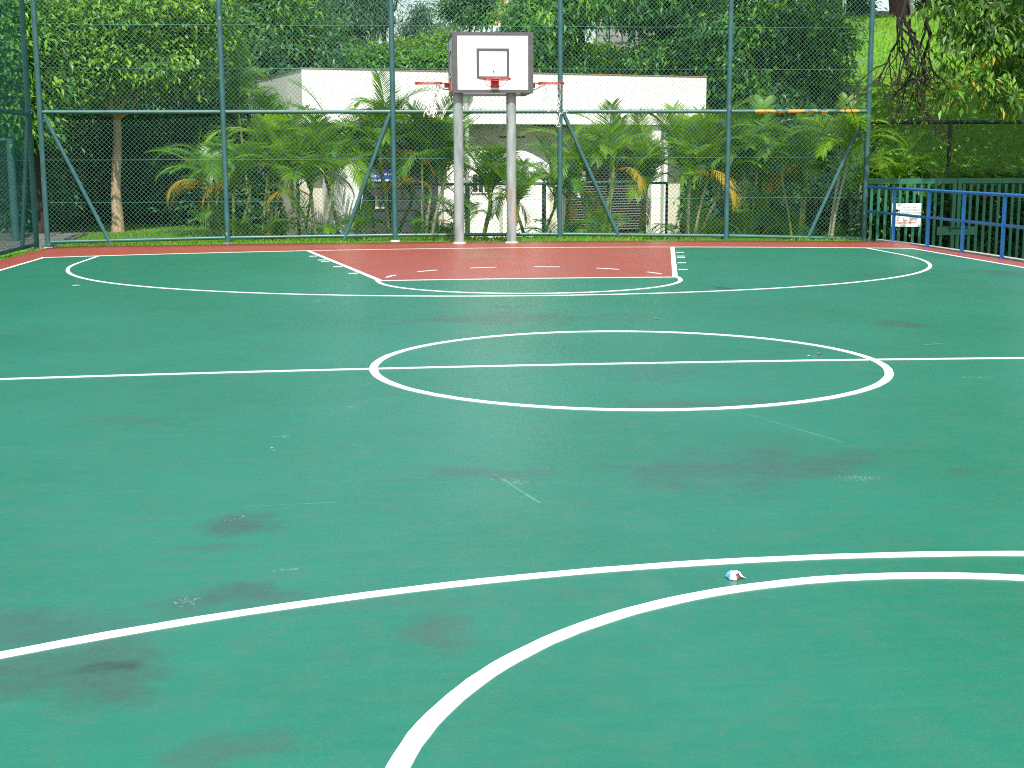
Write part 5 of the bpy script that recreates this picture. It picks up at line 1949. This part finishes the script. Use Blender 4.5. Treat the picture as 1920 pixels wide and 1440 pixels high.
PALMS = [
    # label, px, Y, stems, stem height, fronds, scale, kind, yellow, brown, seed, ydir, canes
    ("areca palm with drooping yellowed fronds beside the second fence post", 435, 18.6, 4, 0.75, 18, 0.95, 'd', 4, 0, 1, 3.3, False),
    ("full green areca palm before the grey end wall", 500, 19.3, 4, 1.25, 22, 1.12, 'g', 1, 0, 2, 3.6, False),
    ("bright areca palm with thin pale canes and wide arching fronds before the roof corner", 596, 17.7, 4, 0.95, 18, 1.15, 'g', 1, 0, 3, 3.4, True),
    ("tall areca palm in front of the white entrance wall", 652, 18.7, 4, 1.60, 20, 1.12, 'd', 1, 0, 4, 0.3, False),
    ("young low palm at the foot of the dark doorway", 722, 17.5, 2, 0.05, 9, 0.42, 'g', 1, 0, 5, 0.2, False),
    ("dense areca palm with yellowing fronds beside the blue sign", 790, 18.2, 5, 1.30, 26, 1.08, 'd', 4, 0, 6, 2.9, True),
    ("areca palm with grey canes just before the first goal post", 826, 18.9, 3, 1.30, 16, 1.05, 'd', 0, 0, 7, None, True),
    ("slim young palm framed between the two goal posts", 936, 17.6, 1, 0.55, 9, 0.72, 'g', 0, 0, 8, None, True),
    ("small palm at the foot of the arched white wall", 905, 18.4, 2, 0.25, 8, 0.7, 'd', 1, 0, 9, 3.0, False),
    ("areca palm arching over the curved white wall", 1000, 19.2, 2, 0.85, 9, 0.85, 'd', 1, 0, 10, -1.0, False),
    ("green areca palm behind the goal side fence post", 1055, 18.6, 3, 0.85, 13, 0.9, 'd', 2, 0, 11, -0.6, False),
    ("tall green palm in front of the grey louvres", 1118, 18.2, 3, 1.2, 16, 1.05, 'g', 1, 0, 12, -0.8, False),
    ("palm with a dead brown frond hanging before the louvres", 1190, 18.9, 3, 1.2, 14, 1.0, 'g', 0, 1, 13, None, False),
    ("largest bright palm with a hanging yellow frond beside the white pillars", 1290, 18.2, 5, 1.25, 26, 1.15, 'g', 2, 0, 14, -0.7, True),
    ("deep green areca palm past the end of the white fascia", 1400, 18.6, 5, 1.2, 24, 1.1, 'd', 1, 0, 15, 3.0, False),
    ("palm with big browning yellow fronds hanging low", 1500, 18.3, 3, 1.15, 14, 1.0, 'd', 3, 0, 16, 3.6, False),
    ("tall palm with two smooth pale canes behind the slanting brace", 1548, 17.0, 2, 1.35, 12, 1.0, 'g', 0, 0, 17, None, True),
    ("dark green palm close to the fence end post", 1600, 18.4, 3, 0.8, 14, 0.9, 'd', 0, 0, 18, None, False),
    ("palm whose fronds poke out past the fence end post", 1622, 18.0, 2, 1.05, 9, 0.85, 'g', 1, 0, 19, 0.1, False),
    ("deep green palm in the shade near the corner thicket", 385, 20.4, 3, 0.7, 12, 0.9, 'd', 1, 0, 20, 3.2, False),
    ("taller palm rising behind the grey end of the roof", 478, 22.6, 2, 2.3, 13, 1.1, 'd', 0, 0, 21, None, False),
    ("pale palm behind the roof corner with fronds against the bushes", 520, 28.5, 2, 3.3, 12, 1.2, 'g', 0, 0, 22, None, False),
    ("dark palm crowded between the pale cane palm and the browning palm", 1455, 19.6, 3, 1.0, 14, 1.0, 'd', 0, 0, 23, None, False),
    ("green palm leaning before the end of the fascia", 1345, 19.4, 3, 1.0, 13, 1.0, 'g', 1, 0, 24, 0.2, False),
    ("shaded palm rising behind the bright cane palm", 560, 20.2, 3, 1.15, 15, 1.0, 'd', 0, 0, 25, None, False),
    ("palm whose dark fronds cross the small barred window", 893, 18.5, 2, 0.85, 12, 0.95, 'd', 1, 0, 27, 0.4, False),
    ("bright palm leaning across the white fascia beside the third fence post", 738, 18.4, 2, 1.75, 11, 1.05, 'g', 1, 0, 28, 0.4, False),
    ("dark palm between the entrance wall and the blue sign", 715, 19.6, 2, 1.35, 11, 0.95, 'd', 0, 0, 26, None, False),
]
for (lab, p_, Y, ns_, sh_, nf_, sc_, kd, ye, br, sd2, yd, cn) in PALMS:
    palm(lab, p_, Y, ns_, sh_, nf_, sc_, kd, ye, br, 0.45, sd2, yd, cn)


# ------------------------------------------------------------------ grass
def grass_patch(name, pts, h, w, label):
    n = len(pts)
    az = RNG.uniform(0, 6.28, n)
    A = np.c_[np.cos(az) * 0.5, np.sin(az) * 0.5, np.ones(n)]
    Nn = np.c_[np.cos(az + 1.57), np.sin(az + 1.57), np.zeros(n)]
    l = h * RNG.uniform(0.4, 1.35, n)
    V, F = leaf_arrays(pts, A, Nn, l, np.full(n, w) * RNG.uniform(0.7, 1.3, n), 0.1)
    T = np.clip(RNG.normal(0.48, 0.33, n), 0, 1)
    return tag(np_mesh(name, V, F, M['grass'], None, T), label, kind="stuff")


def scatter(n, x0, x1, y0, y1, cond=None):
    x = RNG.uniform(x0, x1, n)
    y = RNG.uniform(y0, y1, n)
    if cond is not None:
        k = cond(x, y)
        x, y = x[k], y[k]
    return np.c_[x, y, gz(x, y)]


def patchy(x, y, s=1.6, th=0.0):
    return np.sin(x * s + 1.3 * np.sin(y * s * 0.7)) + np.sin(y * s * 1.4 + 0.8 + np.sin(x * s * 0.9)) + 0.8 * np.sin(x * s * 2.3 + y) > th


def far_edge(x):
    return np.interp(x, [-7.55, -7.1, -5.6, -1.9, 0.9, 3.8, 6.7, 7.5], [15.05, 15.2, 14.75, 14.25, 14.02, 14.2, 14.35, 14.5])


P = scatter(26000, -7.9, 7.3, 14.0, 16.6, lambda x, y: (y > far_edge(x) + 0.02) & ((y < 15.2) | patchy(x, y, 1.1, -0.6)) & (patchy(x * 1.0, y * 0.2, 1.3, -1.5)))
grass_patch("grass", P, 0.085, 0.016, "rough grass strip between the red border and the fence")
P = scatter(26000, -9.2, -3.2, 16.2, 23.5, lambda x, y: ~((x < -7.6) & (y < 22) & (x > -9.6)) | (x > -7.8))
grass_patch("grass", P, 0.07, 0.016, "mown grass round the tan tree trunk")
P = scatter(5000, -8.0, -7.5, -2, 15.6, lambda x, y: patchy(x, y, 1.0, -0.8))
grass_patch("grass", P, 0.08, 0.016, "grass edging along the side fence")
P = scatter(60000, 8.0, 32, 18.5, 42, None)
grass_patch("grass", P, 0.13, 0.03, "grass of the sloping bank beyond the railing")
P = scatter(22000, -3.5, 8.0, 16.2, 21.0, lambda x, y: patchy(x, y, 0.9, -0.4))
grass_patch("grass", P, 0.10, 0.02, "ground cover under the palms")

# ------------------------------------------------------------------ small things lying on the court
lp = np.array([-0.505, -4.88])
mb = MB()
w0 = empty("crumpled_wrapper", (lp[0], lp[1], 0.006))
tag(w0, "crumpled white and blue wrapper lying between the two near white arcs", "litter")
def dome(mb_, r, cut, z0=0.004, seed=3, squash=1.0):
    rg = np.random.default_rng(seed)
    na, ne = 22, 7
    V = []
    for e in range(ne + 1):
        el = math.radians(90 * e / ne)
        for a in range(na):
            az = 2 * math.pi * a / na
            k = r * (1 + 0.16 * math.sin(3 * az + 1) * math.cos(el) + 0.08 * math.sin(7 * az) * math.cos(el)) * (1 + rg.normal(0, 0.05))
            V.append((lp[0] + 1.12 * k * math.cos(el) * math.cos(az) - 0.004 * math.sin(el), lp[1] + k * math.cos(el) * math.sin(az), z0 + squash * k * math.sin(el)))
    F = []
    for e in range(ne):
        for a in range(na):
            az = math.degrees(2 * math.pi * (a + 0.5) / na)
            if cut(az, e): F.append((e * na + a, e * na + (a + 1) % na, (e + 1) * na + (a + 1) % na, (e + 1) * na + a))
    mb_.add(V, F, False)


opening = lambda az, e: 285 < az < 345 and e < 4
bluep = lambda az, e: 120 < az < 235 and e < 6
mb = MB()
dome(mb, 0.024, lambda az, e: not opening(az, e) and not bluep(az, e))
mb.add([(lp[0] + 0.020, lp[1] - 0.010, 0.012), (lp[0] + 0.040, lp[1] - 0.016, 0.005), (lp[0] + 0.036, lp[1] - 0.002, 0.006), (lp[0] + 0.020, lp[1] + 0.006, 0.014)], [(0, 1, 2, 3)])
mb.build("wrapper_film", M['wrap_white'], w0)
mb = MB()
dome(mb, 0.024, bluep)
mb.build("printed_side", M['wrap_blue'], w0)
mb = MB()
dome(mb, 0.0205, lambda az, e: True, 0.003)
mb.build("wrapper_lining", M['wrap_in'], w0)


def flat_leaf(name, x, y, L, W, rz, mat, label, cat, group=None):
    z = float(crown(x)) + 0.007
    n = 7
    V = []
    for i in range(n):
        t = i / (n - 1)
        w_ = W * math.sin(math.pi * min(1, t * 0.96 + 0.02)) ** 0.8
        h = 0.008 * math.sin(t * 3.0) * min(L / 0.08, 0.6)
        for s in (-1, 0, 1):
            V.append((t * L - L / 2, s * w_ / 2, h + (0.004 if s and W > 0.02 else 0.0) + 0.001))
    F = [(i * 3 + s, i * 3 + s + 1, i * 3 + 4 + s, i * 3 + 3 + s) for i in range(n - 1) for s in (0, 1)]
    mb_ = MB()
    mb_.add(V, F, True)
    o = mb_.build(name, mat)
    o.location = (x, y, z)
    o.rotation_euler = (0, 0, rz)
    return tag(o, label, cat, group)


flat_leaf("fallen_leaf", 1.47, 0.27, 0.045, 0.025, 0.4, M['dead_leaf'], "small brown leaf inside the centre circle near its edge", "leaf")
flat_leaf("fallen_leaf", 0.72, 2.55, 0.05, 0.03, 1.0, M['dead_leaf'], "small brown leaf beyond the centre circle near the long stain", "leaf")
flat_leaf("grass_stalk", 2.52, 0.70, 0.22, 0.012, 0.1, M['straw'], "long straw stalk lying past the centre circle", "stalk")
flat_leaf("paper_scrap", 1.37, 0.20, 0.022, 0.018, 0.2, M['paper'], "white paper scrap beside the brown leaf in the centre circle", "litter")
flat_leaf("paper_scrap", -2.26, -2.55, 0.014, 0.009, 0.3, M['paper'], "tiny white scrap on the bare court this side of the half way line", "litter")
flat_leaf("paper_scrap", -2.27, -3.86, 0.008, 0.006, 0.8, M['paper'], "tiny white speck on the round grey stain", "litter")
flat_leaf("paper_scrap", -5.3, 7.0, 0.10, 0.05, 0.4, M['paper'], "white scrap inside the wide far arc near its bend", "litter")
flat_leaf("fallen_leaf", -7.35, 15.35, 0.16, 0.09, 0.3, M['dead_leaf'], "large brown leaf on the grass at the fence corner", "leaf")
